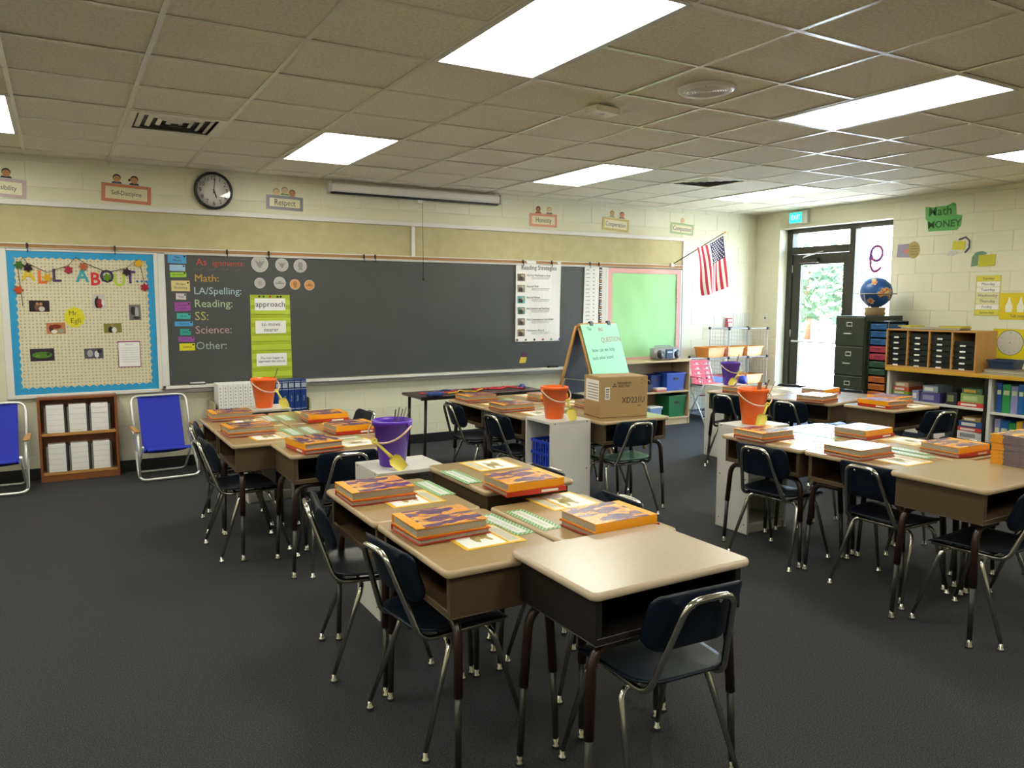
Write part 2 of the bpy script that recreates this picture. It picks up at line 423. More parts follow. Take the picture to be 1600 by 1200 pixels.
sp = thing('ceiling_speaker', 'round white loudspeaker grille set in a ceiling tile', 'speaker', (3.20, 3.33, H))
MB().lathe([(.0, -.012), (.12, -.012), (.145, -.016), (.155, -.008), (.158, .004)], M_spk, 32).build('speaker_rim', sp)
g = MB()
for k in range(7): g.lathe([(.018 + k * .014, -.0125), (.022 + k * .014, -.016), (.026 + k * .014, -.0125)], M_spk, 24)
g.build('grille_rings', sp)
for a in (45, 135, 225, 315): MB().lathe([(.004, -.018), (.004, -.012)], M_chrome, 8, Matrix.Translation((.125 * math.cos(R(a)), .125 * math.sin(R(a)), 0))).build('screw', sp)
se = thing('motion_sensor', 'small off-white box sensor hanging from the ceiling grid', 'sensor', (2.93, 3.93, H), R(8))
MB().cbox(-.10, .10, -.06, .06, -.045, -.006, M_grid, .008).build('sensor_body', se); MB().box(-.02, .02, -.02, .02, -.006, -.001, M_black).build('sensor_mount', se)
MB().lathe([(0, -.052), (.012, -.048), (.016, -.045)], M_trim, 12).build('sensor_lens', se)

# ---------------------------------------------------------------- door and sidelight
DX = WX + .20
dr = MB(); fr = .06; OZT = OZ
def dbar(y0, y1, z0, z1, x0=DX - .05, x1=DX + .06, m=M_bronze, mb=None): (mb or dr).cbox(x0, x1, y0, y1, z0, z1, m, .003)
MY0, MY1 = 6.165, 6.245
dbar(OY1 - .085, OY1, 0, OZ); dbar(MY0, MY1, 0, OZ - fr); dbar(OY0, OY0 + .05, 0, OZ - fr); dbar(OY0, OY1 - .085, OZ - fr, OZ); dbar(MY1, OY1 - .085, 2.14, 2.23); dbar(OY0 + .05, MY0, 0, .10)
d2 = struct(dr.build('door_2')); d2.name = 'window_1'
dbar(MY1, OY1 - .085, 0, .012, mb=(mm := MB())); mm.build('threshold', d2)
MB().box(DX, DX + .006, MY1, OY1 - .085, 2.23, OZ - fr, M_glass).build('window_pane', d2); MB().box(DX, DX + .006, OY0 + .05, MY0, .10, OZ - fr, M_glass).build('window_pane', d2)
rv = MB(); rv.box(WX - .001, DX - .05, OY1 - .001, OY1 + .006, .10, OZ, M_wall); rv.box(WX - .001, DX - .05, OY0 - .006, OY0 + .001, .10, OZ, M_wall); rv.box(WX - .001, DX - .05, OY0, OY1, OZ - .001, OZ + .006, M_wall); struct(rv.build('trim_1'))
door = MB(); y0, y1 = MY1 + .004, OY1 - .089; x0, x1 = DX - .03, DX + .02
for a, b, c, d in ((y0, y0 + .085, .012, 2.135), (y1 - .125, y1, .012, 2.135), (y0 + .085, y1 - .125, 2.0, 2.135), (y0 + .085, y1 - .125, .012, .22)): door.cbox(x0, x1, a, b, c, d, M_bronze, .002)
door = struct(door.build('door_1'))
MB().box(DX - .004, DX + .004, y0 + .085, y1 - .125, .22, 2.0, M_glass).build('door_pane', door)
MB().tube(fillet([(x0 - .01, y1 - .06, 1.0), (x0 - .06, y1 - .06, 1.0), (x0 - .06, y0 + .04, 1.0), (x0 - .01, y0 + .04, 1.0)], .03), .011, M_alu).build('push_bar', door)
cl = MB(); cl.cbox(x0 - .06, x0, y1 - .42, y1 - .12, 2.02, 2.075, M_bronze, .006); cl.tube([(x0 - .05, y1 - .2, 2.09), (x0 - .16, y1 - .32, 2.10), (x0 - .02, y1 - .48, 2.16)], .009, M_alu); cl.build('door_closer', door)
for z in (.25, 1.1, 1.95): MB().tube([(x0 - .006, y1 + .004, z - .05), (x0 - .006, y1 + .004, z + .05)], .008, M_alu).build('hinge', door)
# red-purple 9 stuck on the sidelight, read from outside
n9 = MB(); pts = [(.075 * math.cos(R(a)), 0, .065 + .075 * math.sin(R(a))) for a in range(0, 361, 20)]
M_plum = mat('plum_marker', (.28, .02, .10), .5, noise=((.12, .02, .22), 30, .1))
n9.tube([(x * .85, y, z) for x, y, z in pts], .016, M_plum, 6); n9.tube(fillet([(-.066, 0, .09), (-.07, 0, -.06), (-.03, 0, -.125), (.02, 0, -.115), (.055, 0, -.075)], .05), .016, M_plum, 6)
o = n9.build('window_number', None, (DX - .018, 5.89, 2.02), -PI / 2); o.scale = (1.2, .3, 1.15)
tag(o, 'hand-cut plum-red number 9 seen reversed on the sidelight glass', 'sign')

# outside
struct(MB().box(WX + .30, WX + 60, -40, 70, -.3, -.12, M_pave).build('ground_1'))
def tree(x, y, h, r, lb, seed):
    rnd = random.Random(seed); t = thing('leafy_tree', lb, 'tree', (x, y, -.12), group='trees beyond the glass door')
    MB().tube([(0, 0, 0), (.1, 0, h * .25), (0, .1, h * .55), (.1, 0, h * .8)], [.16, .12, .08, .03], M_walnut, 8).build('tree_trunk', t)
    f = MB()
    for k in range(1700):
        a = rnd.random() * 2 * PI; e = math.acos(rnd.uniform(-1, 1)); q = r * rnd.uniform(.45, 1) * (1 + .25 * math.sin(3 * a + seed) * math.sin(4 * e))
        c = Vector((q * math.sin(e) * math.cos(a), q * math.sin(e) * math.sin(a), h * .56 + h * .44 * q / r * math.cos(e)))
        u = Vector((rnd.uniform(-1, 1), rnd.uniform(-1, 1), rnd.uniform(-1, 1))).normalized() * rnd.uniform(.12, .28); v = u.orthogonal().normalized() * u.length * .6
        f.add([c - u, c + v, c + u, c - v], [(0, 1, 2, 3)], M_foliage)
    f = f.build('tree_foliage', t); f['kind'] = 'stuff'
tree(29, 23.4, 4.6, 2.3, 'pale green tree framed by the upper part of the door glass', 1)
tree(31, 17.6, 3.6, 2.0, 'low bushy tree showing beside the number 9 through the sidelight', 2)
tree(33, 29.0, 5.2, 2.4, 'taller tree half hidden by the hinged edge of the door', 3)

# exit sign
ex = thing('exit_sign', 'small green-lit exit sign above the glass door', 'exit sign', (WX, 6.885, 2.60), -PI / 2)
MB().cbox(-.155, .155, -.05, 0, -.09, .075, M_white, .008).build('sign_housing', ex)
MB().box(-.115, .075, -.053, -.05, -.07, .055, mat('green_exit_lens', (.02, .75, .55), .4, emit=1.4)).build('sign_face', ex)
text('EXIT', .085, mat('exit_letters', (.5, 1, .85), .4, emit=1.8), ex, (-.02, -.054, -.008), 'exit_letters', sx=.85)
MB().tube([(0, -.025, .075), (0, -.025, .092)], .012, M_white, 8).build('sign_stem', ex)
sw = thing('light_switch', 'grey steel light switch plate beside the doorway', 'switch', (WX, 7.385, 1.30), -PI / 2)
MB().cbox(-.037, .037, -.006, 0, -.058, .058, M_alu, .002).build('switch_plate', sw); MB().box(-.006, .006, -.016, -.006, -.010, .012, M_black).build('switch_toggle', sw)
al = thing('fire_alarm_pull', 'red fire alarm pull station on the bright corner wall', 'fire alarm', (7.79, WY, 1.23))
MB().cbox(-.05, .05, -.05, 0, -.07, .07, hx('b0202a', .4), .006).build('alarm_body', al); MB().cbox(-.035, .035, -.062, -.05, -.045, .005, M_white, .003).build('pull_handle', al); MB().box(-.04, .04, -.052, -.05, .025, .055, M_white).build('alarm_plate', al)

# ---------------------------------------------------------------- chalkboard wall
BX0, BX1, BZ0, BZ1 = .80, 5.69, .755, 1.925
cb = thing('chalkboard', 'long dark grey chalkboard in an aluminium frame on the block wall', 'chalkboard', (0, WY, 0))
MB().box(BX0 + .04, BX1 - .03, -.02, 0, BZ0, BZ1, M_slate).build('writing_surface', cb)
f = MB(); f.cbox(BX0 - .02, BX0 + .04, -.032, 0, BZ0 - .03, BZ1, M_trim, .004); f.cbox(BX1 - .03, BX1 + .03, -.032, 0, BZ0 - .03, BZ1, M_trim, .004); f.cbox(BX0 + .04, BX1 - .03, -.032, 0, BZ1 - .004, BZ1 + .012, M_trim, .003); f.build('frame', cb)
tr = MB(); tr.cbox(BX0, BX1, -.095, 0, BZ0 - .03, BZ0 - .018, M_alu, .003); tr.cbox(BX0, BX1, -.098, -.088, BZ0 - .03, BZ0 - .002, M_trim, .003); tr.cbox(BX0, BX1, -.03, 0, BZ0 - .07, BZ0 - .03, M_alu, .003); tr.build('chalk_tray', cb)
CH = lambda h: mat('chalk_' + h, hexc(h), .95)
for s, x, z, sz, c in (('As', 1.08, 1.86, .09, 'c8583c'), ('ignments:', 1.22, 1.855, .075, 'b8503a'), ('Math:', 1.06, 1.715, .095, 'c89a3c'), ('LA/Spelling:', 1.05, 1.60, .09, 'a8c0cc'), ('Reading:', 1.05, 1.485, .10, 'b0c49c'),
                       ('SS:', 1.05, 1.37, .11, 'b4b468'), ('Science:', 1.05, 1.245, .10, 'bc9aa0'), ('Other:', 1.05, 1.10, .10, '9cacA4'.lower())):
    text(s, sz, CH(c), cb, (x + .022, -.0205, z), 'chalk_writing', 'LEFT')
m = MB()
for p in range(4): m.tube([(1.08 + p * .11, -.021, 1.80 + .008 * math.sin(p)), (1.13 + p * .11, -.021, 1.79), (1.16 + p * .11, -.021, 1.805)], .0015, CH('7c8080'), 4)
m.build('chalk_line', cb)
# cork panel, rail and trims above
ck = thing('cork_panel', 'long tan cork panel edged with white trim above the chalkboard', 'cork board', (0, WY, 0))
MB().box(XL + 1, 6.945, -.012, 0, 1.975, 2.285, M_cork).build('cork_sheet', ck)
f = MB(); f.cbox(XL + 1, 6.995, -.03, 0, 2.285, 2.33, M_trim, .004); f.cbox(6.945, 6.995, -.03, 0, .72, 2.285, M_trim, .004); f.cbox(3.205, 3.245, -.028, -.011, 1.975, 2.285, M_trim, .003); f.build('white_trim', ck)
rl = thing('display_rail', 'narrow brown cork rail with white edges along the chalkboard top', 'rail', (0, WY, 0))
MB().box(XL + 1, 6.944, -.034, 0, 1.942, 1.970, M_rail).build('cork_strip', rl)
f = MB(); f.cbox(XL + 1, 6.944, -.04, 0, 1.970, 1.979, M_trim, .002); f.cbox(XL + 1, 6.944, -.04, 0, 1.936, 1.942, M_trim, .002); f.build('rail_edges', rl)
cx = [1.37, 1.745, 2.68, 2.80, 4.545, 4.93, 5.47, 5.60, 0.45, -.19]
wh = ['above the faded Assignments heading', 'above the largest silver coin', 'just before the hanging pull cord', 'beside the pull cord, nearer to it', 'holding the upper start of the Strategies poster', 'holding the upper end of the Strategies poster',
      'holding the list sheet on its poster side', 'holding the list sheet beside the patterned border strip', 'above the B of the ALL ABOUT heading', 'above the first A of the ALL ABOUT heading']
for k, (x, w) in enumerate(zip(cx, wh)):
    m = MB(); m.cbox(-.008, .008, -.012, 0, -.012, .03, M_dark, .002); m.tube([(0, -.006, -.045), (0, -.022, -.03), (0, -.014, .02)], .0035, M_dark, 6)
    tag(m.build('rail_clip', None, (x, WY - .041, 1.95)), 'small dark metal rail clip ' + w, 'clip', 'clips on the display rail')
# coins
def coin(x, z, r, c, lb, kind):
    t = thing('coin_cutout', lb, 'coin poster', (x, WY - .0205, z), group='large paper coins on the chalkboard')
    base = flat(c, .5); dk = flat(tuple(v * .55 for v in c), .6); T0 = Matrix.Rotation(PI / 2, 4, 'X')
    MB().poly(disc(r, 32), .003, flat((.6, .58, .53))).build('paper_disc', t)
    m = MB(); m.poly(disc(r * .93, 32), .004, base); m.build('coin_face', t)
    m = MB()
    if kind == 'head': m.poly([(p * r, q * r) for p, q in ((-.35, -.6), (-.15, -.35), (-.3, -.15), (-.42, -.05), (-.33, .1), (-.35, .35), (-.1, .6), (.25, .55), (.42, .25), (.35, -.1), (.2, -.3), (.45, -.6))], .0048, dk)
    elif kind == 'eagle': m.poly([(p * r, q * r) for p, q in ((0, -.55), (-.2, -.3), (-.6, .4), (-.35, .3), (-.12, .15), (0, .5), (.12, .15), (.35, .3), (.6, .4), (.2, -.3))], .0048, dk)
    elif kind == 'building': m.poly([(p * r, q * r) for p, q in ((-.7, -.2), (-.7, 0), (-.3, .05), (-.15, .3), (.15, .3), (.3, .05), (.7, 0), (.7, -.2))], .0048, dk)
    else:
        m.box(-.05 * r, .05 * r, -.0048, 0, -.5 * r, .5 * r, dk); m.box(-.3 * r, -.2 * r, -.0048, 0, -.4 * r, .4 * r, dk); m.box(.2 * r, .3 * r, -.0048, 0, -.4 * r, .4 * r, dk)
    m.build('coin_relief', t)
Sv = (.44, .43, .39); Cu = (.62, .28, .09)
coin(1.665, 1.86, .078, Sv, 'largest silver paper coin showing an eagle', 'eagle'); coin(1.87, 1.855, .062, Sv, 'silver paper coin in the middle of the upper coin row', 'eagle'); coin(2.045, 1.85, .063, Sv, 'silver paper coin with a portrait ending the upper row', 'head')
coin(1.66, 1.68, .05, Sv, 'smallest silver paper coin beginning the lower row', 'torch'); coin(1.845, 1.685, .057, Sv, 'silver paper coin showing a domed building', 'building'); coin(1.99, 1.672, .050, Cu, 'copper paper coin with a portrait', 'head'); coin(2.13, 1.667, .050, Cu, 'copper paper coin with a building at the row end', 'building')
# subject cards
SC = [(.945, 1.885, .155, .08, '4a9cd0', 'Math\nMinutes'), (.945, 1.805, .13, .055, '9fc0e0', ''), (.95, 1.745, .135, .045, '9ac83c', 'Word Work'), (.965, 1.645, .155, .095, 'd8c88c', 'Writers\nWorkshop'), (.965, 1.55, .085, .055, 'd0c8c8', 'Read'),
      (.975, 1.46, .135, .08, '9c4a9c', 'Grammar\nGames'), (.98, 1.375, .115, .05, '40b0a8', 'Library'), (.98, 1.305, .155, .042, '4a9cd8', 'Read Aloud'), (.99, 1.23, .09, .055, '30a090', 'Music'), (.995, 1.165, .135, .045, '9c54a8', 'Gym Time'), (1.0, 1.095, .13, .065, 'd8d428', 'Science')]
nm_ = ['sky blue two-line schedule card at the column top', 'shiny pale blue schedule card second in the column', 'lime green schedule card with glare', 'cream schedule card reading Writers Workshop', 'smallest white schedule card', 'purple two-line schedule card with a dark magnet', 'narrow teal schedule card above the long blue one', 'long blue schedule card low in the column', 'small square teal schedule card', 'purple one-line schedule card above the yellow one', 'yellow schedule card at the column bottom']
for k, ((x, z, w, h, c, s), lb) in enumerate(zip(SC, nm_)):
    t = thing('schedule_card', lb, 'card', (x, WY - .021, z), group='schedule cards on the chalkboard'); t.rotation_euler.y = random.uniform(-.04, .04)
    MB().poly([(-w / 2, -h / 2), (w / 2, -h / 2), (w / 2, h / 2), (-w / 2, h / 2)], .002, hx(c, .3)).build('card_sheet', t)
    if s: text(s, h * (.34 if '\n' in s else .5), flat((.03, .03, .05)), t, (0, -.0024, 0), 'card_writing', sx=.8)
    MB().lathe([(0, .006), (.007, .006), (.008, 0)], M_black, 10, Matrix.Translation((w * .4, -.002, h * .3)) @ Matrix.Rotation(PI / 2, 4, 'X')).build('magnet', t)
# lime pocket chart
pc = thing('pocket_chart', 'lime green pocket chart with three white word cards', 'pocket chart', (1.75, WY - .021, 1.17))
Ml = hx('a4b428', .5)
MB().poly([(-.19, -.40), (.19, -.40), (.185, .40), (-.185, .40)], .003, Ml).build('chart_cloth', pc)
for k in range(9): MB().cbox(-.185, .185, -.0075, -.003, -.38 + k * .085, -.33 + k * .085, hx('b4c63c', .35), .002).build('pocket', pc)
for z, h, s, sz in ((.31, .115, 'approach', .075), (.095, .12, 'to move\nnearer', .052), (-.215, .12, 'The kids began to\napproach the school.', .03)):
    cd = MB().box(-.145, .14, -.010, -.008, z - h / 2, z + h / 2, M_paper).build('word_card', pc)
    text(s, sz, flat((.04, .04, .1)), cd, (0, -.0104, z), 'word_card_writing')
for x, c in ((-.1, '202020'), (-.06, '206040'), (0, 'b03020'), (.07, '202040'), (.10, '202020')): MB().lathe([(0, .008), (.009, .008), (.010, 0)], hx(c), 10, Matrix.Translation((x, -.006, .385)) @ Matrix.Rotation(PI / 2, 4, 'X')).build('magnet', pc)
# reading strategies poster
ps = thing('reading_poster', 'tall white Reading Strategies poster with six small pictures', 'poster', (4.765, WY - .024, 1.52))
pg = MB(); N = 10
vs = []; fs = []
for i in range(N + 1):
    for j in range(N + 1):
        x = -.30 + .6 * i / N - (1 - j / N) * .012; z = -.46 + .92 * j / N; y = -.004 - .004 * math.sin(i * .9 + j * .5) - .004; vs.append((x, y, z))
for i in range(N):
    for j in range(N): a = i * (N + 1) + j; fs.append((a, a + N + 1, a + N + 2, a + 1))
nb = len(vs); vs += [(x, 0, z) for x, y, z in vs]; fs += [tuple(nb + q for q in f[::-1]) for f in fs]
pg.add(vs, fs, M_paper); pg.build('poster_sheet', ps)
DT = flat((.12, .12, .13))
text('Reading Strategies', .072, flat((.08, .08, .08)), ps, (.0, -.0125, .375), 'poster_heading', sx=.9)
for k, (s, c) in enumerate((('Get Your Mind Ready to Read', '6a6050'), ('Stop and Think', '8a8478'), ('Read and Reread', '4c9a9c'), ('Ask Questions and Find Facts', '5a8474'), ('Make Connections to Your World', '74685c'), ('Tell Someone About It', '8a7a5c'))):
    z = .265 - k * .125
    ph = MB(); ph.box(-.285, -.19, -.0135, -.0095, z - .04, z + .04, hx(c)); ph.box(-.27, -.22, -.0142, -.0135, z - .035, z + .01, hx('3c342c')); ph.box(-.24, -.2, -.0142, -.0135, z - .0, z + .03, hx('b8a890')); ph.build('printed_picture', ps)
    text(s, .032, DT, ps, (-.165, -.0125, z + .025), 'poster_line', 'LEFT', sx=.8)
    text('when you read, think about what you\nalready know and what comes next', .016, flat((.4, .4, .4)), ps, (-.10, -.0125, z - .005), 'poster_line', 'LEFT')
for k, c in enumerate(('803050', '407060', '202070', 'a02850', '508070', '2c2c8c')): MB().lathe([(0, .009), (.011, .009), (.012, 0)], hx(c), 12, Matrix.Translation((-.29 + k * .115, -.011, -.44)) @ Matrix.Rotation(PI / 2, 4, 'X')).build('magnet', ps)
# list sheet and striped border strip
ls = thing('list_sheet', 'long narrow white list sheet clipped between poster and border strip', 'poster', (5.51, WY - .024, 1.58))
MB().poly([(-.12, -.36), (.10, -.38), (.11, .36), (-.10, .37)], .005, M_paper).build('sheet', ls)
for k in range(15):
    text(random.choice(('noun', 'verb', 'plural', 'prefix', 'suffix', 'vowel')), .026, DT, ls, (-.085, -.0056, .31 - k * .045), 'list_line', 'LEFT'); MB().box(.02, .04, -.0056, -.005, .305 - k * .045, .315 - k * .045, DT).build('tick_mark', ls)
bs = thing('border_strip', 'black border strip with stacked white and orange tabs beside the list', 'border strip', (5.655, WY - .024, 1.60))
MB().box(-.028, .028, -.003, 0, -.33, .32, flat((.01, .01, .012))).build('strip_backing', bs)
for k in range(24): MB().box(-.022 + .008 * math.sin(k), .012, -.005, -.003, -.32 + k * .0262, -.306 + k * .0262, M_paper if k % 3 else hx('d89858')).build('tab', bs)
# notes and erasers
o = thing('sticky_note', 'purple and yellow notes stuck low on the chalkboard', 'note', (4.565, WY - .021, .875)); MB().poly([(-.02, .01), (.045, .0), (.055, .06), (-.005, .065)], .003, hx('5c2050')).build('purple_note', o); MB().poly([(-.055, -.06), (.03, -.06), (.045, .005), (-.035, .01)], .004, hx('d0b83c')).build('yellow_note', o)
def eraser(x, lb, light):
    t = thing('chalk_eraser', lb, 'eraser', (x, WY - .055, BZ0 - .0175), group='erasers on the chalk tray')
    MB().cbox(-.07, .07, -.022, .022, 0, .022, M_black, .004).build('felt', t); MB().cbox(-.065, .065, -.02, .02, .022, .036, light, .005).build('handle', t)
eraser(1.07, 'black felt eraser with white back near the bulletin board', M_white); eraser(4.95, 'dark felt eraser below the Reading Strategies poster', M_dark)
tag(MB().cbox(-.11, .11, -.018, .018, 0, .014, M_black, .004).build('chalk_holder', None, (.89, WY - .055, BZ0 - .0175)), 'flat black chalk holder at the bulletin board end of the tray', 'chalk holder')
tag(MB().cbox(-.04, .04, -.012, .012, 0, .016, hx('c8a080'), .004).build('chalk_stick', None, (4.81, WY - .055, BZ0 - .0175)), 'peach sponge block beside the dark eraser', 'sponge')

# ---------------------------------------------------------------- bulletin boards
def scallop(mb, x0, x1, z0, z1, bw, m, n, t=.004, amp=.010):
    out = [(x0, z0), (x1, z0), (x1, z1), (x0, z1)]; inn = []
    ix0, ix1, iz0, iz1 = x0 + bw, x1 - bw, z0 + bw, z1 - bw
    cnt = n; cz = int(n * (z1 - z0) / (x1 - x0))
    for (a, b, nx, nz, c) in (((ix0, iz0), (ix1, iz0), 0, 1, cnt), ((ix1, iz0), (ix1, iz1), -1, 0, cz), ((ix1, iz1), (ix0, iz1), 0, -1, cnt), ((ix0, iz1), (ix0, iz0), 1, 0, cz)):
        for k in range(c * 4):
            f = k / (c * 4); s = -abs(math.sin(PI * f * c)) * amp; inn.append((a[0] + (b[0] - a[0]) * f - nx * s, a[1] + (b[1] - a[1]) * f - nz * s))
    N = len(inn); outr = []
    for (px, pz) in inn:   # matching outer points
        cxm, czm = (x0 + x1) / 2, (z0 + z1) / 2; dx, dz = px - cxm, pz - czm; k = min((x1 - cxm) / max(abs(dx), 1e-6), (z1 - czm) / max(abs(dz), 1e-6)); outr.append((cxm + dx * k, czm + dz * k))
    vs = [(x, -t, z) for x, z in inn] + [(x, -t, z) for x, z in outr] + [(x, 0, z) for x, z in inn] + [(x, 0, z) for x, z in outr]
    fs = []
    for i in range(N):
        j = (i + 1) % N; fs += [(i, N + i, N + j, j), (2 * N + i, 2 * N + j, 3 * N + j, 3 * N + i), (i, j, 2 * N + j, 2 * N + i), (N + i, 3 * N + i, 3 * N + j, N + j)]
    mb.add(vs, fs, m)
bb = thing('bulletin_board', 'dotted bulletin board with bright blue scalloped border and ALL ABOUT lettering', 'bulletin board', (.205, WY, 1.315))
MB().box(-.545, .545, -.018, 0, -.585, .60, M_dots).build('dotted_backing', bb)
f = MB()
for a, b, c, d in ((-.60, -.545, -.62, .62), (.545, .575, -.62, .62), (-.545, .545, -.62, -.585), (-.545, .545, .60, .62)): f.cbox(a, b, -.03, 0, c, d, M_trim, .004)
f.build('frame', bb)
m = MB(); scallop(m, -.545, .545, -.585, .60, .045, hx('2494c8'), 18, amp=.014); o = m.build('scalloped_border', bb, (0, -.018, 0))
for ch, x, z, c in (('A', -.40, .41, 'd8b820'), ('L', -.305, .385, 'e07028'), ('L', -.20, .40, '503058'), ('A', -.01, .40, '3898a8'), ('B', .085, .375, 'cc2c34'), ('O', .175, .40, '3c2c5c'), ('U', .27, .37, 'b0c83c'), ('T', .355, .395, '4c3470')):
    text(ch, .15, hx(c), bb, (x, -.0195, z), 'letter', bold=.004, ext=.001, sx=.92)
for x in (.41, .445, .48): MB().poly(disc(.0105, 10, x, .365), .0012, hx('2c68a8'), Matrix.Translation((0, -.0185, 0))).build('dot', bb)
tl = [('leaf_cutout', -.46, .50, '3c6428'), ('', -.40, .48, '281420'), ('', -.265, .40, 'c8a020'), ('', -.11, .47, 'a02840'), ('', -.0, .50, 'b05c38'), ('', .175, .41, '5c8420'), ('', .33, .46, '301828'), ('', .425, .535, 'd0a020'), ('', -.475, .30, 'b84820'), ('', .465, .33, '982030'), ('', -.41, .11, '303030')]
gl = thing('leaf_garland', 'string of coloured felt leaves draped across the bulletin board top', 'garland', (.205, WY - .0245, 1.315))
m = MB(); P = [(-.45, .15), (-.46, .30), (-.47, .50), (-.43, .545), (-.40, .50), (-.265, .43), (-.11, .49), (-.05, .56), (0, .52), (.175, .44), (.33, .48), (.425, .56), (.45, .45), (.465, .34)]
m.tube([(x, -.004, z) for x, z in P], .0025, flat((.02, .02, .015)), 5); m.build('cord', gl)
for _, x, z, c in tl[:-1]: MB().poly([(x + p * 1.25, z + q * 1.25 - .015) for p, q in star(.031, 6, .62, 90 + random.uniform(-30, 30))], .004, hx(c, .9), Matrix.Translation((0, -.003, 0))).build('leaf', gl)
def photo(x, z, w, h, bgc, shapes, lb):
    w *= 1.16; h *= 1.16
    t = thing('photograph', lb, 'photograph', (.205 + x, WY - .0185, 1.315 + z), group='photographs pinned on the bulletin board'); t.rotation_euler.y = random.uniform(-.03, .03)
    MB().poly([(-w / 2, -h / 2), (w / 2, -h / 2), (w / 2, h / 2), (-w / 2, h / 2)], .0015, hx(bgc, .3)).build('print', t)
    m = MB()
    for sx, sz, rx, rz, c in shapes: m.poly(disc(1, 14, sx * w, sz * h, rx * w, rz * h), .0022 + .0002 * len(m.mats), hx(c, .3))
    m.build('printed_image', t)
PB = '241c20'
photo(-.335, .15, .125, .08, PB, [(-.05, -.1, .2, .35, '6c4434'), (.12, -.25, .15, .22, 'c8c0b8'), (-.1, .2, .08, .14, 'a87c64'), (.08, .2, .08, .14, 'b08468')], 'dark snapshot of two seated people above the group photo')
photo(.105, .19, .085, .105, 'bcbcb8', [(-.15, -.1, .2, .38, '241414'), (.05, -.15, .22, .35, '8c2830'), (.3, -.1, .12, .2, 'd8d4d0'), (-.1, .3, .08, .09, '604030')], 'snapshot of a couple, one in a red top')
photo(.38, .095, .08, .115, '6c6c6c', [(-.15, .1, .22, .3, '2c2c2c'), (.15, 0, .16, .36, 'a8a8a8'), (.1, -.35, .3, .1, '303030')], 'black and white snapshot by the blue border')
photo(-.225, -.035, .12, .08, 'b87850', [(-.25, 0, .12, .3, '4c2c20'), (0, .15, .3, .2, '7c2c1c'), (-.1, -.3, .16, .16, 'd8d4cc'), (.25, -.25, .16, .2, '88987c')], 'orange-brown group snapshot beside the yellow name sign')
photo(.20, -.04, .12, .07, '7c7434', [(-.12, -.15, .14, .34, '181820'), (.08, -.2, .14, .3, 'd4d0cc'), (-.02, .28, .08, .18, 'a87c60')], 'wide snapshot of a couple in an olive field')
photo(-.335, -.255, .15, .09, '302838', [(0, -.02, .42, .26, '4c7c24'), (-.2, -.1, .1, .1, '708c34'), (.25, .05, .08, .12, '3c3434')], 'long snapshot of a green sports field')
photo(.045, -.255, .125, .075, '50505c', [(-.2, 0, .16, .36, '9c9ca0'), (.15, -.1, .12, .35, 'd0d0d0'), (.3, .2, .12, .2, '242430')], 'grey tinted snapshot in the lowest row, beside the letter')
ns = thing('name_sign', 'yellow wavy-edged name sign in the middle of the bulletin board', 'sign', (.205 - .085, WY - .0185, 1.315 + .055))
MB().poly([(.075 * (1 + .09 * math.sin(k * 2.4)) * math.cos(2 * PI * k / 30), .085 * (1 + .07 * math.sin(k * 1.9)) * math.sin(2 * PI * k / 30)) for k in range(30)], .002, hx('d8cc20')).build('sign_paper', ns)
text('Mr.', .055, hx('5c6420'), ns, (-.005, -.0026, .035), 'sign_writing'); text('Egli', .06, hx('5c6420'), ns, (.008, -.0026, -.03), 'sign_writing')
lt = thing('typed_letter', 'white typed letter with magenta edge low on the bulletin board', 'letter', (.205 + .32, WY - .0185, 1.315 - .27))
MB().box(-.09, .09, -.0015, 0, -.115, .115, hx('8c2c6c')).build('magenta_edge', lt); MB().box(-.084, .084, -.0025, -.0015, -.108, .105, M_paper).build('letter_sheet', lt)
text('Welcome', .016, flat((.3, .3, .35)), lt, (0, -.003, .085), 'typed_line')
for k in range(7): text('I am so glad to have you in class', .0105, flat((.35, .35, .4)), lt, (-.065, -.003, .055 - k * .02), 'typed_line', 'LEFT')

gb = thing('green_board', 'green paper covered bulletin board with pink scalloped border', 'bulletin board', (6.335, WY, 1.345))
vs = []; N = 22
for i in range(N + 1):
    for j in range(N + 1):
        x = -.575 + 1.15 * i / N; z = -.575 + 1.13 * j / N; y = -.016 - .006 * abs(math.sin(x * 9 + z * 4)) * abs(math.sin(z * 5 - x * 3)); vs.append((x, y, z))
fs = [(i * (N + 1) + j, (i + 1) * (N + 1) + j, (i + 1) * (N + 1) + j + 1, i * (N + 1) + j + 1) for i in range(N) for j in range(N)]
MB().add(vs, fs, M_greenp, True).box(-.575, .575, -.01, 0, -.575, .555, M_greenp).build('green_paper', gb)
m = MB(); scallop(m, -.575, .575, -.575, .575, .05, hx('dca49c'), 20, amp=.012); m.build('scalloped_border', gb, (0, -.0235, 0))
f = MB(); f.cbox(-.615, -.575, -.03, 0, -.61, .575, M_trim, .004); f.cbox(.575, .605, -.03, 0, -.61, .575, M_trim, .004); f.cbox(-.575, .575, -.03, 0, -.61, -.575, M_trim, .004); f.build('frame', gb)

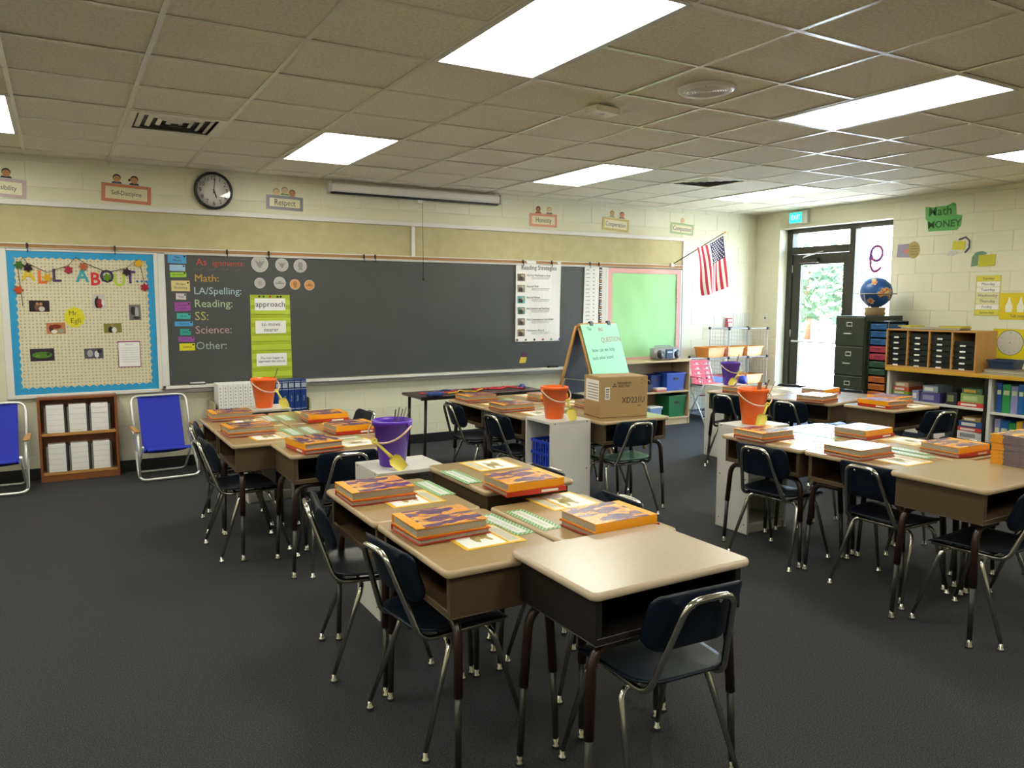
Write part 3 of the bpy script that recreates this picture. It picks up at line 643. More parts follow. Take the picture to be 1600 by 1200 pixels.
# ---------------------------------------------------------------- signs above the boards
def kid(mb, x, z, skin, hair, shirt, r=.028, pony=False):
    mb.poly(disc(r * 1.12, 16, x, z + .006), .0026, hx(hair)); mb.poly(disc(r, 16, x, z - .004), .003, hx(skin))
    mb.poly([(x - r * 1.5, z - r * 1.5), (x + r * 1.5, z - r * 1.5), (x + r * 1.1, z - r * .95), (x - r * 1.1, z - r * .95)], .0028, hx(shirt))
    if pony: mb.poly(disc(r * .4, 8, x - r * 1.35, z - .003), .0027, hx(hair))
    for s in (-1, 1): mb.poly(disc(r * .1, 6, x + s * r * .35, z), .0033, hx('201810'))
def vsign(x, z, w, h, c, s, lb, kids, tilt=0, c2='d8d0a8'):
    t = thing('character_sign', lb, 'sign', (x, WY - .001, z), group='value signs above the boards'); t.rotation_euler.y = tilt
    MB().poly([(-w / 2, -h / 2), (w / 2, -h / 2), (w / 2, h / 2), (-w / 2, h / 2)], .003, hx(c, .35)).build('sign_border', t)
    MB().poly([(-w / 2 + .03, -h / 2 + .026), (w / 2 - .03, -h / 2 + .026), (w / 2 - .03, h / 2 - .026), (-w / 2 + .03, h / 2 - .026)], .0036, hx(c2, .3)).build('sign_paper', t)
    text(s, min(.08, (w - .07) / len(s) * 2.55), flat((.03, .04, .08)), t, (0, -.0042, 0), 'sign_writing', sx=.78)
    for k in kids: m = MB(); kid(m, k[0], h / 2 + k[1], *k[2:]); m.build('printed_child', t)
vsign(.565, 2.43, .385, .155, 'c87c5c', 'Self-Discipline', 'salmon-bordered Self-Discipline sign beside the wall clock', [(-.075, .045, 'c89468', '342420', '34507c'), (.06, .045, 'c88c5c', '4c2018', '243c5c', .028, True)], R(2.5))
vsign(1.92, 2.44, .345, .13, '7c7c84', 'Respect', 'grey-bordered Respect sign between the clock and the screen', [(-.08, .03, 'dcc094', 'b09c6c', 'c0b47c'), (0, .05, 'd8b890', 'a89c84', '6c9058'), (.07, .03, 'b87c50', '8c5c38', 'b89068')], R(1.5))
vsign(4.84, 2.435, .37, .145, 'd08c70', 'Honesty', 'salmon-bordered Honesty sign after the screen', [(-.07, .045, '9c6840', '301c14', '8c3c30'), (.08, .045, 'e0c0a0', 'c89870', '4c4854')], 0)
vsign(5.875, 2.44, .40, .15, 'b4a04c', 'Cooperation', 'yellow-bordered Cooperation sign with strong glare', [(-.06, .05, 'c8a070', 'b09450', '94a068'), (.09, .05, 'b87048', '2c3020', '6c4c34')], R(3))
vsign(6.94, 2.44, .385, .14, '9cac80', 'Compassion', 'sage-bordered Compassion sign nearest the flag', [(0, .03, 'e0b484', 'd0a468', '6c8478')], R(3))
vsign(-.36, 2.42, .38, .15, 'b89c9c', 'Responsibility', 'glare-washed sign with one child at the picture edge', [(.05, .045, 'c08c60', '402818', '24344c')], R(3))

# clock
ckk = thing('wall_clock', 'round black-rimmed white wall clock with black numerals', 'clock', (1.275, WY, 2.505))
TC = Matrix.Rotation(PI / 2, 4, 'X')
MB().lathe([(.150, 0), (.166, .008), (.168, .035), (.160, .05), (.147, .052), (.143, .034)], M_black, 40, TC).build('clock_rim', ckk)
MB().lathe([(0, .03), (.146, .03), (.146, .0)], M_paper, 40, TC).build('clock_face', ckk)
for n in range(1, 13): a = R(90 - 30 * n); text(str(n), .056, flat((.01, .01, .01)), ckk, (.113 * math.cos(a), -.0306, .113 * math.sin(a)), 'numeral', sx=.85)
MB().poly([(-.004, -.025), (.004, -.025), (.017, .105), (.011, .106)], .002, M_black, Matrix.Translation((0, -.033, 0))).build('minute_hand', ckk)
MB().poly([(-.006, .012), (.006, .014), (.028, -.062), (.020, -.066)], .002, M_black, Matrix.Translation((0, -.0355, 0))).build('hour_hand', ckk)
MB().lathe([(0, .0465), (.144, .0455)], M_clockglass, 40, TC).build('clock_glass', ckk)
# projection screen
prj = thing('projection_screen', 'rolled-up white projection screen case high on the wall', 'projection screen', (3.285, WY - .055, 2.615))
TX = Matrix.Rotation(PI / 2, 4, 'Y')
m = MB(); Mps = mat('screen_case_white', (.86, .84, .76), .5); m.cbox(-.945, .945, -.040, .040, -.040, .045, Mps, .018); m.build('case', prj)
MB().cbox(-.94, .925, -.02, .0, -.062, -.04, M_black, .004).build('slot_bar', prj)
for s in (-1, 1): MB().cbox(s * .95 - .012, s * .95 + .012, -.05, .055, -.05, .055, M_white, .006).build('end_bracket', prj)
MB().cbox(-.03, .03, -.016, .0, -.095, -.06, M_alu, .003).build('pull_tab', prj)
MB().tube([(.03, -.012, -.07), (.032, -.012, -.85)], .0022, M_dark, 5).build('pull_cord', prj); MB().lathe([(0, -.89), (.012, -.885), (.010, -.855), (0, -.85)], M_dark, 10, Matrix.Translation((.032, -.012, 0))).build('cord_toggle', prj)
# flag
fg = thing('american_flag', 'small American flag hanging from an angled wall staff', 'flag', (0, 0, 0))
B0 = Vector((6.74, WY - .045, 1.98)); B1 = Vector((7.08, 7.0, 2.35))
MB().tube([B0 + (B0 - B1) * .0, B1], .006, M_dark, 8).build('staff', fg); MB().lathe([(0, 0), (.012, .006), (.008, .03), (0, .04)], M_oaky, 10, Matrix.Translation(B1) @ (B1 - B0).to_track_quat('Z', 'Y').to_matrix().to_4x4()).build('finial', fg)
MB().cbox(6.71, 6.77, WY - .07, WY - .041, 1.955, 2.0, M_white, .004).build('staff_bracket', fg)
q = lambda s, t: (Vector((6.69, 7.04, 2.165)) * (1 - s) + Vector((7.06, 6.98, 2.318)) * s) * (1 - t) + (Vector((6.83, 7.05, 1.59)) * (1 - s) + Vector((7.16, 7.0, 1.70)) * s) * t
def fp(s, t, o=0): return q(s, t) + Vector((.0, 1, 0)) * (.022 * math.sin(s * 9 + t * 2.5) * (.4 + t)) + Vector((.02 * math.sin(t * 5) * (1 - s), 0, -.02 * math.sin(s * PI) * 1)) + Vector((0, o, 0))
NS, NTT = 26, 24; cl = MB(); Mr = hx('b0283c', .8); Mw = hx('e0dcd8', .8); Mb = hx('20264c', .8)
for o_ in (0, .002):
    for i in range(NS):
        for j in range(NTT):
            st = 12 - i // 2; can = i >= 12 and j < 10
            m_ = Mb if can else (Mr if st % 2 == 0 else Mw)
            v = [fp(a / NS, b / NTT, o_) for a, b in ((i, j), (i + 1, j), (i + 1, j + 1), (i, j + 1))]
            cl.add(v, [(0, 1, 2, 3)] if o_ else [(3, 2, 1, 0)], m_, True)
cl.build('flag_cloth', fg)
stf = MB()
for a in range(9):
    for b in range(6 if a % 2 == 0 else 5):
        s_ = 12 / 26 + (14 / 26) * (.08 + (b + (0 if a % 2 == 0 else .5)) * .165); t_ = (10 / 24) * (.08 + a * .105)
        c = fp(s_, t_, -.003); stf.add([c + Vector((x, 0, z)) for x, z in star(.0125)], [list(range(10))], Mw)
stf.build('stars', fg)
# ---------------------------------------------------------------- student desks and chairs
def desk_proto(h, top, edge, box_m, nm='student_desk'):
    t = thing(nm, '', 'desk'); W_, D_ = .608, .457
    m = MB(); o0 = rrect(W_, D_, .028, 5); prof = [(-.006, -.024), (-.001, -.019), (0, -.010), (-.003, -.003), (-.009, 0)]
    vs = []; n = len(o0)
    for dx, dz in prof:
        for x, y in rrect(W_ + 2 * dx, D_ + 2 * dx, .028 + dx, 5): vs.append((x, y, h + dz))
    fs = [(i * n + k, i * n + (k + 1) % n, (i + 1) * n + (k + 1) % n, (i + 1) * n + k) for i in range(len(prof) - 1) for k in range(n)]
    m.add(vs, fs, edge, True); m.add(vs[-n:], [list(range(n))], top); m.add(vs[:n], [list(range(n))[::-1]], edge); m.build('desktop', t)
    a, b, z1, z0 = .278, .205, h - .024, h - .165; m = MB(); q = .004
    m.cbox(-a, a, -b, b, z0, z0 + q, box_m, .0015); m.cbox(-a, -a + q, -b, b, z0 + q, z1, box_m, .0015); m.cbox(a - q, a, -b, b, z0 + q, z1, box_m, .0015); m.cbox(-a + q, a - q, b - q, b, z0 + q, z1, box_m, .0015)
    m.cbox(-a + q, a - q, -b, -b + .012, z0 + q, z0 + .024, box_m, .002); m.cbox(-a + q, -a + .022, -b, -b + .01, z0 + .024, z1, box_m, .002); m.cbox(a - .022, a - q, -b, -b + .01, z0 + .024, z1, box_m, .002); m.box(-a + q, a - q, -b + .01, b - q, z1 - .003, z1, box_m)
    m.build('book_box', t)
    for sx in (-1, 1):
        for sy in (-1, 1):
            p = fillet([(sx * .10, sy * .165, z0 - .016), (sx * .262, sy * .168, z0 - .016), (sx * .278, sy * .178, .27)], .07, 5)
            lg = MB().tube(p, .0155, M_legb, 10).build('leg', t)
            MB().tube([(sx * .2775, sy * .1777, .285), (sx * .288, sy * .184, .035)], .0115, M_leg2, 8).build('leg_insert', lg)
            MB().lathe([(0, .045), (.010, .04), (.010, .020), (.015, .012), (.016, .003), (0, 0)], M_chromed, 14, Matrix.Translation((sx * .289, sy * .1845, 0))).build('glide', lg)
    return t
PD = desk_proto(.69, M_tan, M_tane, M_brown); PDH = desk_proto(.715, M_tan, M_tane, M_brown); PDP = desk_proto(.716, M_pink, M_pinke, M_dark)
def chair_proto(pl, nm='student_chair', bkm=None):
    t = thing(nm, '', 'chair'); m = MB()
    def sf(x, y):
        z = .408 + .016 * (x / .2) ** 2 + (.010 * max(0, (-y - .06) / .12) ** 2) - (.030 * max(0, (y - .08) / .11) ** 2)
        return Vector((x * (1 + .10 * y / .2), y, z))
    pad(m, rrect(.37, .37, .085, 6), sf, Vector((0, 0, .011)), pl); m.build('seat', t)
    m = MB()
    def bf(x, y): return Vector((x * (1 - .04 * y / .1), -.17 - .33 * (.605 + y - .384) + .0225 + .038 * (x / .17) ** 2, .605 + y))
    pad(m, rrect(.345, .185, .035, 6, .075), bf, Vector((0, .010, 0)), bkm or pl); m.build('backrest', t)
    pts = [(-.14, .16, .384), (-.14, -.17, .384), (-.083, -.27, .685), (.083, -.27, .685), (.14, -.17, .384), (.14, .16, .384)]
    MB().tube(fillet(pts, .05, 5), .0105, M_chromed, 10).build('back_frame', t)
    for yy in (-.07, .10): MB().tube([(-.145, yy, .366), (.145, yy, .366)], .0105, M_chromed, 8).build('cross_tube', t)
    for sx in (-1, 1):
        for y0, x1, y1 in ((-.07, .205, -.195), (.10, .195, .205)):
            p = fillet([(sx * .07, y0, .366), (sx * .163, y0, .366), (sx * x1, y1, .03)], .04, 5)
            lg = MB().tube(p, [.0105] * (len(p) - 1) + [.008], M_chromed, 10).build('leg', t)
            MB().lathe([(0, .038), (.008, .034), (.0085, .020), (.0145, .013), (.0155, .003), (0, 0)], M_chrome, 14, Matrix.Translation((sx * x1, y1, 0))).build('glide', lg)
    for sx in (-1, 1): MB().lathe([(.006, -.001), (.0045, .003), (0, .004)], M_chrome, 8, Matrix.Translation((sx * .05, -.252, .66)) @ Matrix.Rotation(PI / 2, 4, 'X')).build('rivet', t)
    return t
PC = chair_proto(M_navy); PCG = chair_proto(M_green, 'student_chair', M_navy)
DG = 'student desks pushed into clusters'; CG = 'student chairs tucked under the desks'
def desk(p, x, y, rz, lb): return place(p, USED2(p), lb, (x, y, 0), rz, DG)
_seen = set()
def USED2(p): return {p.name: p.name in _seen or _seen.add(p.name)}
def chair(p, x, y, rz, lb): return place(p, USED2(p), lb, (x, y, 0), rz, CG)
L_, R_, F_ = -PI / 2, PI / 2, 0.
# front cluster
desk(PD, 1.200, 2.36, L_, 'tan-topped desk under two dragon sheets, its corner touching the bare pale desk'); desk(PD, 1.195, 2.972, L_, 'tan desk beside the purple bucket in the nearest cluster')
desk(PDH, 1.735, 3.10, R_, 'tan desk standing slightly higher than its neighbours, behind the green name strips'); desk(PD, 1.675, 2.36, R_, 'tan desk with a textbook pile overlapping the bare pale desk, nearest cluster')
desk(PDP, 1.515, 1.862, F_, 'nearest desk, bare pale pinkish top with a bright lamp reflection')
chair(PC, 1.55, 1.79, R(-3), 'nearest navy chair, tucked under the bare pale-topped desk'); chair(PC, 1.14, 2.44, L_ + R(6), 'navy chair at the nearest cluster, its back against the tan desk with two dragon sheets')
chair(PC, 1.10, 3.06, L_ - R(10), 'navy chair turned askew beside the purple bucket desk'); chair(PC, 1.76, 2.50, R_, 'navy chair on the aisle side of the nearest cluster, only its back edge visible')
chair(PC, 1.80, 3.12, R_, 'navy chair hidden under the raised tan desk')
# cluster before the bulletin board
desk(PD, 1.045, 4.86, L_, 'tan desk at the outer front corner of the cluster before the pocket chart'); desk(PD, 1.045, 5.475, L_, 'tan desk closest to the blue beach chair'); desk(PD, 1.515, 4.86, R_, 'tan desk between the two textbook piles before the purple bucket'); desk(PD, 1.515, 5.475, R_, 'tan desk closest to the blue encyclopedias')
desk(PD, 1.33, 4.32, F_, 'tan end desk behind the purple bucket, open box facing the camera')
chair(PC, .93, 4.82, L_ + R(3), 'navy chair on the wall side, nearer of the two beside the blue beach chair'); chair(PC, .98, 5.42, L_ - R(4), 'navy chair on the wall side, further of the two beside the blue beach chair')
chair(PC, 1.34, 4.27, R(-2), 'navy chair under the end desk behind the purple bucket'); chair(PC, 1.72, 4.9, R_, 'navy chair behind the purple bucket, mostly hidden'); chair(PC, 1.72, 5.5, R_, 'navy chair facing the bulletin board, hidden behind the textbook piles')
# cluster holding the carton
desk(PD, 3.045, 4.985, L_, 'tan desk beside the white shelf with the blue basket'); desk(PD, 3.045, 5.60, L_, 'tan desk next to the dark table with straps'); desk(PD, 3.515, 4.985, R_, 'tan desk just behind the cardboard carton'); desk(PD, 3.515, 5.60, R_, 'tan desk beside the easel')
desk(PD, 3.475, 4.43, F_, 'tan end desk carrying the cardboard carton')
chair(PC, 2.93, 4.90, L_ + R(5), 'navy chair whose legs show beside the shelf with the blue basket'); chair(PC, 2.92, 5.55, L_ - R(3), 'navy chair nearest the dark strap table')
chair(PCG, 3.42, 4.33, R(-4), 'chair with dark green seat under the carton desk'); chair(PCG, 3.68, 5.0, R_, 'dark green chair seen between white shelf and carton desk legs'); chair(PCG, 3.70, 5.62, R_, 'dark green chair hidden on the easel side of the carton cluster')
# cluster on the aisle by the white shelf with orange bucket
desk(PD, 3.750, 3.155, L_, 'tan desk beside the orange bucket with wooden tools'); desk(PD, 3.755, 2.542, L_, 'tan desk with the glare-white book pile'); desk(PD, 4.220, 2.542, R_, 'tan desk bordering the tall workbook stack'); desk(PD, 4.220, 3.155, R_, 'tan desk washed out by daylight, facing the filing cabinet')
desk(PDH, 3.660, 1.985, F_, 'bare tan desk nearest the picture edge'); desk(PD, 4.285, 1.985, F_, 'tan desk carrying the tall workbook stack')
chair(PC, 3.63, 3.07, L_ + R(6), 'navy chair with daylight on its seat edge, beside the white shelf under the orange bucket'); chair(PC, 3.70, 2.41, L_, 'navy chair under the desk with the glare-white book pile')
chair(PC, 3.655, 1.92, R(3), 'navy chair whose splayed legs stand under the bare edge desk'); chair(PC, 4.30, 1.90, R(-2), 'navy chair beneath the desk with the workbook stack'); chair(PC, 4.40, 2.56, R_, 'navy chair on the counter side beside the workbook stack'); chair(PC, 4.40, 3.2, R_, 'navy chair on the counter side of the daylit desk')
# far cluster by the door
TH = R(10.4)
def er(a, b): return (5.37 + a * math.cos(TH) - b * math.sin(TH), 4.06 + a * math.sin(TH) + b * math.cos(TH))
for (a, b, rr, lb) in ((.23, .305, L_, 'tan desk glazed with door light in the far cluster'), (.23, .918, L_, 'tan desk beside the purple bucket by the glass door'), (.697, .305, R_, 'tan desk of the far cluster in front of the filing cabinet'), (.697, .918, R_, 'tan desk closest to the glass door')):
    x, y = er(a, b); desk(PD, x, y, rr + TH, lb)
desk(PD, 5.755, 3.80, F_, 'tan end desk in front of the games shelf')
x, y = er(.10, .33); chair(PC, x, y, L_ + TH, 'navy chair with bright tube frame behind the orange bucket cluster'); x, y = er(.10, .93); chair(PC, x, y, L_ + TH, 'navy chair at the far cluster half hidden by the orange bucket')
chair(PC, 5.80, 3.60, R(-10), 'navy chair at the end desk in front of the games shelf'); x, y = er(.85, .4); chair(PC, x, y, R_ + TH, 'navy chair facing away from the filing cabinet'); x, y = er(.85, .95); chair(PC, x, y, R_ + TH, 'navy chair nearest the glass door')

# ---------------------------------------------------------------- white cube shelves between clusters
def shelf(x0, x1, y0, y1, h, openside, lb):
    t = thing('white_shelf', lb, 'shelf', ((x0 + x1) / 2, (y0 + y1) / 2, 0), {'-x': -PI / 2, '-y': 0, '+x': PI / 2}[openside], 'white melamine cube shelves')
    w, d = (x1 - x0, y1 - y0) if openside == '-y' else (y1 - y0, x1 - x0); q = .018; a, b = w / 2, d / 2
    MB().cbox(-a, -a + q, -b, b, 0, h - q, M_white, .0015).build('side_panel', t); MB().cbox(a - q, a, -b, b, 0, h - q, M_white, .0015).build('side_panel', t)
    MB().cbox(-a, a, -b, b, h - q, h, M_white, .0015).build('top_panel', t); MB().box(-a + q, a - q, b - .006, b - .002, .05, h - q, M_white).build('back_panel', t)
    for z in (.05, h * .5 - .0): MB().box(-a + q, a - q, -b, b - .006, z, z + q, M_white).build('shelf_board', t)
    MB().box(-a + q, a - q, -b + .02, -b + .035, 0, .05, M_white).build('kick_board', t)
    for sx in (-1, 1):
        for sy in (-.8, .8):
            for z in (.06, h * .5 + .01, h - .012):
                MB().lathe([(0, .0015), (.0045, .001), (.005, 0)], M_dark, 8, Matrix.Translation((sx * a, sy * b, z)) @ Matrix.Rotation(sx * PI / 2, 4, 'Y')).build('screw_cap', t)
    return t
shelf(1.24, 1.60, 3.36, 3.67, .712, '-y', 'white cube shelf carrying the nearer purple bucket'); shelf(1.16, 1.50, 5.90, 6.20, .70, '-y', 'white cube shelf under the orange bucket before the encyclopedias')
sc = shelf(2.82, 3.15, 4.31, 4.64, .70, '-x', 'white cube shelf holding a blue basket beside the carton desk'); shelf(3.80, 4.17, 3.475, 3.755, .70, '-y', 'white cube shelf under the orange bucket holding wooden tools'); shelf(5.50, 5.86, 5.36, 5.62, .70, '-y', 'white cube shelf under the far purple bucket')
bk = thing('basket', 'blue slotted plastic basket inside the white shelf', 'basket', (2.95, 4.475, .368))
Mbl = hx('1838b0', .35); m = MB(); m.cbox(-.10, .10, -.11, .11, 0, .006, Mbl, .002); m.build('basket_base', bk)
for k in range(7):
    for s in (-1, 1): MB().cbox(-.1 + k * .031, -.085 + k * .031, s * .113 - .003, s * .113 + .003, .004, .17, Mbl, .001).build('slat', bk); MB().cbox(s * .103 - .003, s * .103 + .003, -.105 + k * .032, -.088 + k * .032, .004, .17, Mbl, .001).build('slat', bk)
m = MB()
for z in (.165, .08):
    for s in (-1, 1): m.cbox(-.112, .112, s * .117 - .005, s * .117 + .004, z, z + .02, Mbl, .002); m.cbox(s * .107 - .005, s * .107 + .004, -.112, .112, z, z + .02, Mbl, .002)
m.build('basket_rim', bk)

# ---------------------------------------------------------------- buckets with shovels
def bucket(x, y, z, colr, lb, slb, s, f, k=1.0):
    """s: side of the camera-facing pail where the shovel is tied (+1 towards +x); f: sideways place of the blade"""
    t = thing('bucket', lb, 'bucket', (x, y, z), group='plastic sand buckets'); m_ = hx(colr, .35)
    MB().lathe([(0, .002), (.058 * k, 0), (.062 * k, .004), (.090 * k, .205 * k), (.097 * k, .206 * k), (.098 * k, .222 * k), (.092 * k, .225 * k), (.088 * k, .205 * k), (.060 * k, .010), (0, .008)], m_, 32).build('pail', t)
    tw = Vector((-x, -y, 0)).normalized(); rt = Vector((-tw.y, tw.x, 0)); hd = (rt * s * .55 + tw * .9).normalized(); ang = math.atan2(hd.y, hd.x) + PI / 2
    for q in (0, PI): MB().lathe([(.004, .012), (.014, .010), (.015, 0)], m_, 12, Matrix.Rotation(ang + q, 4, 'Z') @ Matrix.Translation((.094 * k, 0, .20 * k)) @ Matrix.Rotation(PI / 2, 4, 'Y')).build('ear', t)
    rot = Matrix.Rotation(ang, 4, 'Z'); pts = []
    for i in range(17):
        a = PI * i / 16; pts.append(rot @ Vector((.108 * k * math.cos(a), -.108 * k * math.sin(a) ** .8 - .002, .20 * k - .075 * k * math.sin(a))))
    MB().tube(pts, .005, hx('d8b8a4', .4), 6).build('handle', t)
    mid = min(pts, key=lambda p: (p - (rt * s * .08 * k + tw * .07 * k + Vector((0, 0, .135 * k)))).length); My = hx('dccc50', .35)
    P0 = Vector((x, y, z)); top = P0 + mid + tw * .008 + Vector((0, 0, .008)); foot = P0 + tw * .128 * k + rt * f + Vector((0, 0, .004))
    so = thing('toy_shovel', slb, 'shovel', tuple(foot), group='yellow sand shovels'); d = (top - foot); L = d.length; d.normalize()
    nrm = (tw + Vector((0, 0, .35))); nrm = (nrm - d * nrm.dot(d)).normalized(); sd = d.cross(nrm)
    P = lambda a, b, c: sd * a + nrm * c + d * b
    bl = MB(); vs = []; NN = 6
    for o_ in (0, .003):
        for i in range(NN + 1):
            for j in range(5):
                s_ = (i / NN - .5); b = .082 * j / 4; w = .066 * (1 - .25 * (1 - j / 4) ** 2) * (1 - .45 * max(0, j / 4 - .8) * 5); vs.append(P(s_ * w, b, .012 * (2 * s_) ** 2 + o_))
    fs = []; q = (NN + 1) * 5
    for i in range(NN):
        for j in range(4): a = i * 5 + j; fs += [(a, a + 5, a + 6, a + 1), (q + a, q + a + 1, q + a + 6, q + a + 5)]
    for i in range(NN): a = i * 5; fs += [(a, q + a, q + a + 5, a + 5), (a + 4, a + 9, q + a + 9, q + a + 4)]
    for j in range(4): fs += [(j, j + 1, q + j + 1, q + j), (NN * 5 + j, q + NN * 5 + j, q + NN * 5 + j + 1, NN * 5 + j + 1)]
    bl.add(vs, fs, My, False); bl.build('blade', so)
    MB().tube([P(0, .078, .002), P(0, .11, .004), P(0, L - .012, .004)], [.010, .0075, .0065], My, 8).build('shaft', so)
    MB().lathe([(.006, -.004), (.015, -.004), (.015, .004), (.006, .004), (.006, -.004)], My, 14, Matrix.Translation(P(0, L - .008, .004)) @ nrm.to_track_quat('Z', 'Y').to_matrix().to_4x4()).build('hook_ring', so)
    return t
bucket(1.375, 3.51, .712, '5a24b4', 'purple bucket with white handle, nearest to the camera', 'yellow toy shovel on the nearer purple bucket', -1, .055)
bucket(1.33, 6.04, .70, 'fc6c10', 'orange bucket in front of the blue encyclopedias', 'yellow toy shovel on the orange bucket before the encyclopedias', 1, .16)
bucket(2.955, 4.475, .70, 'fc6c10', 'orange bucket beside the cardboard carton', 'yellow toy shovel lying between orange bucket and carton', 1, .13)
bucket(3.975, 3.62, .70, 'fc6c10', 'orange bucket filled with wooden tools', 'yellow toy shovel hanging from the bucket of wooden tools', 1, .045, 1.06)
bucket(5.69, 5.48, .70, '5a24b4', 'purple bucket in front of the wire cube shelves', 'yellow toy shovel on the far purple bucket', 1, .0)
def stick(name, lb, cat, grp, base, top, w, t_, m_, x=None):
    o = MB(); d = (Vector(top) - Vector(base)); L = d.length
    T_ = Matrix.Translation(base) @ d.to_track_quat('Z', 'Y').to_matrix().to_4x4(); o.cbox(-w / 2, w / 2, -t_ / 2, t_ / 2, 0, L, m_, min(t_, w) * .2, T_)
    if x: o.cbox(-w * .9, w * .9, -t_ * .6, t_ * .6, L * .72, L, x, .002, T_)
    return tag(o.build(name), lb, cat, grp)
gy = hx('64604c', .6)
RT = Vector((.93, -.37, 0))
for k in range(5): stick('metal_ruler', ('thin grey ruler at the inner end of the fan', 'second thin grey ruler of the fan in the purple bucket', 'wide grey ruler at the middle of the fan', 'short grey ruler leaning near the bucket rim', 'outermost grey ruler tilting over the purple rim')[k], 'ruler', 'rulers standing in the nearer purple bucket', tuple(Vector((1.36, 3.525, .725)) + RT * (.006 * k) + Vector((0, .006 * k, 0))), tuple(Vector((1.372, 3.51, .985 + .008 * (k % 2))) + RT * (.022 + .019 * k) + Vector((0, .006 * k, 0))), .019 if k < 3 else .010, .003, gy)
stick('wooden_spoon', 'dark paddle leaning out of the orange bucket before the encyclopedias', 'paddle', None, (1.34, 6.03, .715), (1.43, 6.0, 1.0), .018, .004, gy, gy)
stick('clear_ruler', 'clear ruler standing in the orange bucket beside the carton', 'ruler', None, (2.965, 4.46, .712), (3.0, 4.42, .98), .05, .002, hx('a8a898', .2))
for k, (dx, dy, lz) in enumerate(((.03, -.03, 1.0), (.06, -.045, .99), (-.02, -.02, .985))): stick('wooden_ruler', ('wooden ruler leaning at the bucket rim, upper one', 'wooden paddle leaning outward beside the rulers', 'pale wooden ruler standing straightest in the tool bucket')[k], 'ruler', 'wooden tools in the orange bucket', (3.975 + dx * .3, 3.62 + dy * .3, .715), (3.99 + dx * 1.3, 3.58 + dy * 1.4, lz), (.05, .03, .035)[k], .004, hx('a4804c', .6))
stick('wooden_stick', 'pale wooden stick in the far purple bucket', 'stick', None, (5.70, 5.475, .715), (5.76, 5.44, 1.0), .02, .005, hx('b49468', .6))

# ---------------------------------------------------------------- textbooks, picture sheets, name strips
def book_proto(w, d, t_, cov, spine, bandc, nm, lbl=None):
    o = thing(nm, '', 'book'); q = .003; a, b = w / 2, d / 2
    m = MB(); m.box(-a, a, -b, b, 0, q, spine); m.box(-a, a, -b, b, t_ - q, t_ - .0004, spine); m.box(-a, -a + q, -b, b, q, t_ - q, spine); m.build('hard_cover', o)
    MB().box(-a + q, a - .006, -b + .005, b - .005, q, t_ - q, M_pages).build('page_block', o)
    MB().box(-a + .0, a, -b + .034, b, t_ - .0004, t_ + .0004, cov).build('cover_picture', o); MB().box(-a, a, -b, -b + .034, t_ - .0004, t_ + .0004, bandc).build('cover_band', o)
    if lbl: MB().box(-a - .0005, -a, -.10, -.02, t_ * .25, t_ * .75, M_paper).build('spine_label', o)
    return o
M_or = hx('f6a418', .3); M_rd = hx('c03018', .3); M_ro = hx('d8541c', .3)
BT = book_proto(.222, .272, .033, M_cover, M_or, M_or, 'orange_textbook'); BR = book_proto(.228, .280, .020, M_ro, M_rd, M_rd, 'red_textbook', True)
BG, BG2 = 'orange and purple textbooks topping the piles', 'red textbooks under the orange ones'
def pile(x, y, z, side, where, jit=0, top=None):
    rz = {'L': -PI / 2, 'R': PI / 2, 'F': 0}[side] + R(jit)
    place(BR, USED2(BR), 'thin red textbook beneath the orange one ' + where, (x + .003, y - .004, z + .0025), rz + R(random.uniform(-3, 3)), BG2)
    place(BT, USED2(BT), 'orange and purple textbook ' + where, (x, y, z + .0235), rz, BG)
HT = .69
pile(1.135, 2.455, HT, 'L', 'beside the fully visible creature sheet, nearest cluster'); pile(1.11, 3.04, HT, 'L', 'beneath the shovel of the nearer purple bucket'); pile(1.67, 2.765, .716, 'R', 'on the raised desk of the nearest cluster'); pile(1.69, 2.20, HT, 'R', 'partly behind the bare pale desk')
pile(1.005, 5.63, HT, 'L', 'beside the orange bucket before the encyclopedias'); pile(.98, 4.935, HT, 'L', 'at the wall-side chairs below the pocket chart', 3); pile(1.555, 5.25, HT, 'R', 'below the blank part of the chalkboard'); pile(1.56, 4.70, HT, 'R', 'touching the view of the nearer purple bucket', 5); pile(1.195, 4.23, HT, 'F', 'on the end desk behind the nearer purple bucket', 8)
pile(2.96, 5.66, HT, 'L', 'beside the straps on the dark table'); pile(2.945, 5.05, HT, 'L', 'above the blue basket shelf'); pile(3.52, 5.44, HT, 'R', 'hidden behind the orange bucket near the carton'); pile(3.60, 4.86, HT, 'R', 'squeezed behind the carton')
pile(3.64, 3.22, HT, 'L', 'in front of the bucket of wooden tools'); pile(3.67, 2.60, HT, 'L', 'bleached white by the door glare'); pile(4.24, 2.98, HT, 'R', 'opposite the glare-white pile', 2); pile(4.19, 2.385, HT, 'R', 'beside the tall workbook stack', -2)
x, y = er(.14, .93); pile(x, y, HT, 'L', 'beneath the far purple bucket', 10.4); x, y = er(.15, .15); pile(x - .06, y + .02, HT, 'L', 'behind the bucket of wooden tools', 10); x, y = er(.60, .42); pile(x, y, HT, 'R', 'in line with the glass door', 10); pile(5.60, 3.78, HT, 'F', 'at the front corner by the games shelf', -2); pile(5.88, 3.90, HT, 'F', 'further back by the games shelf', 4)
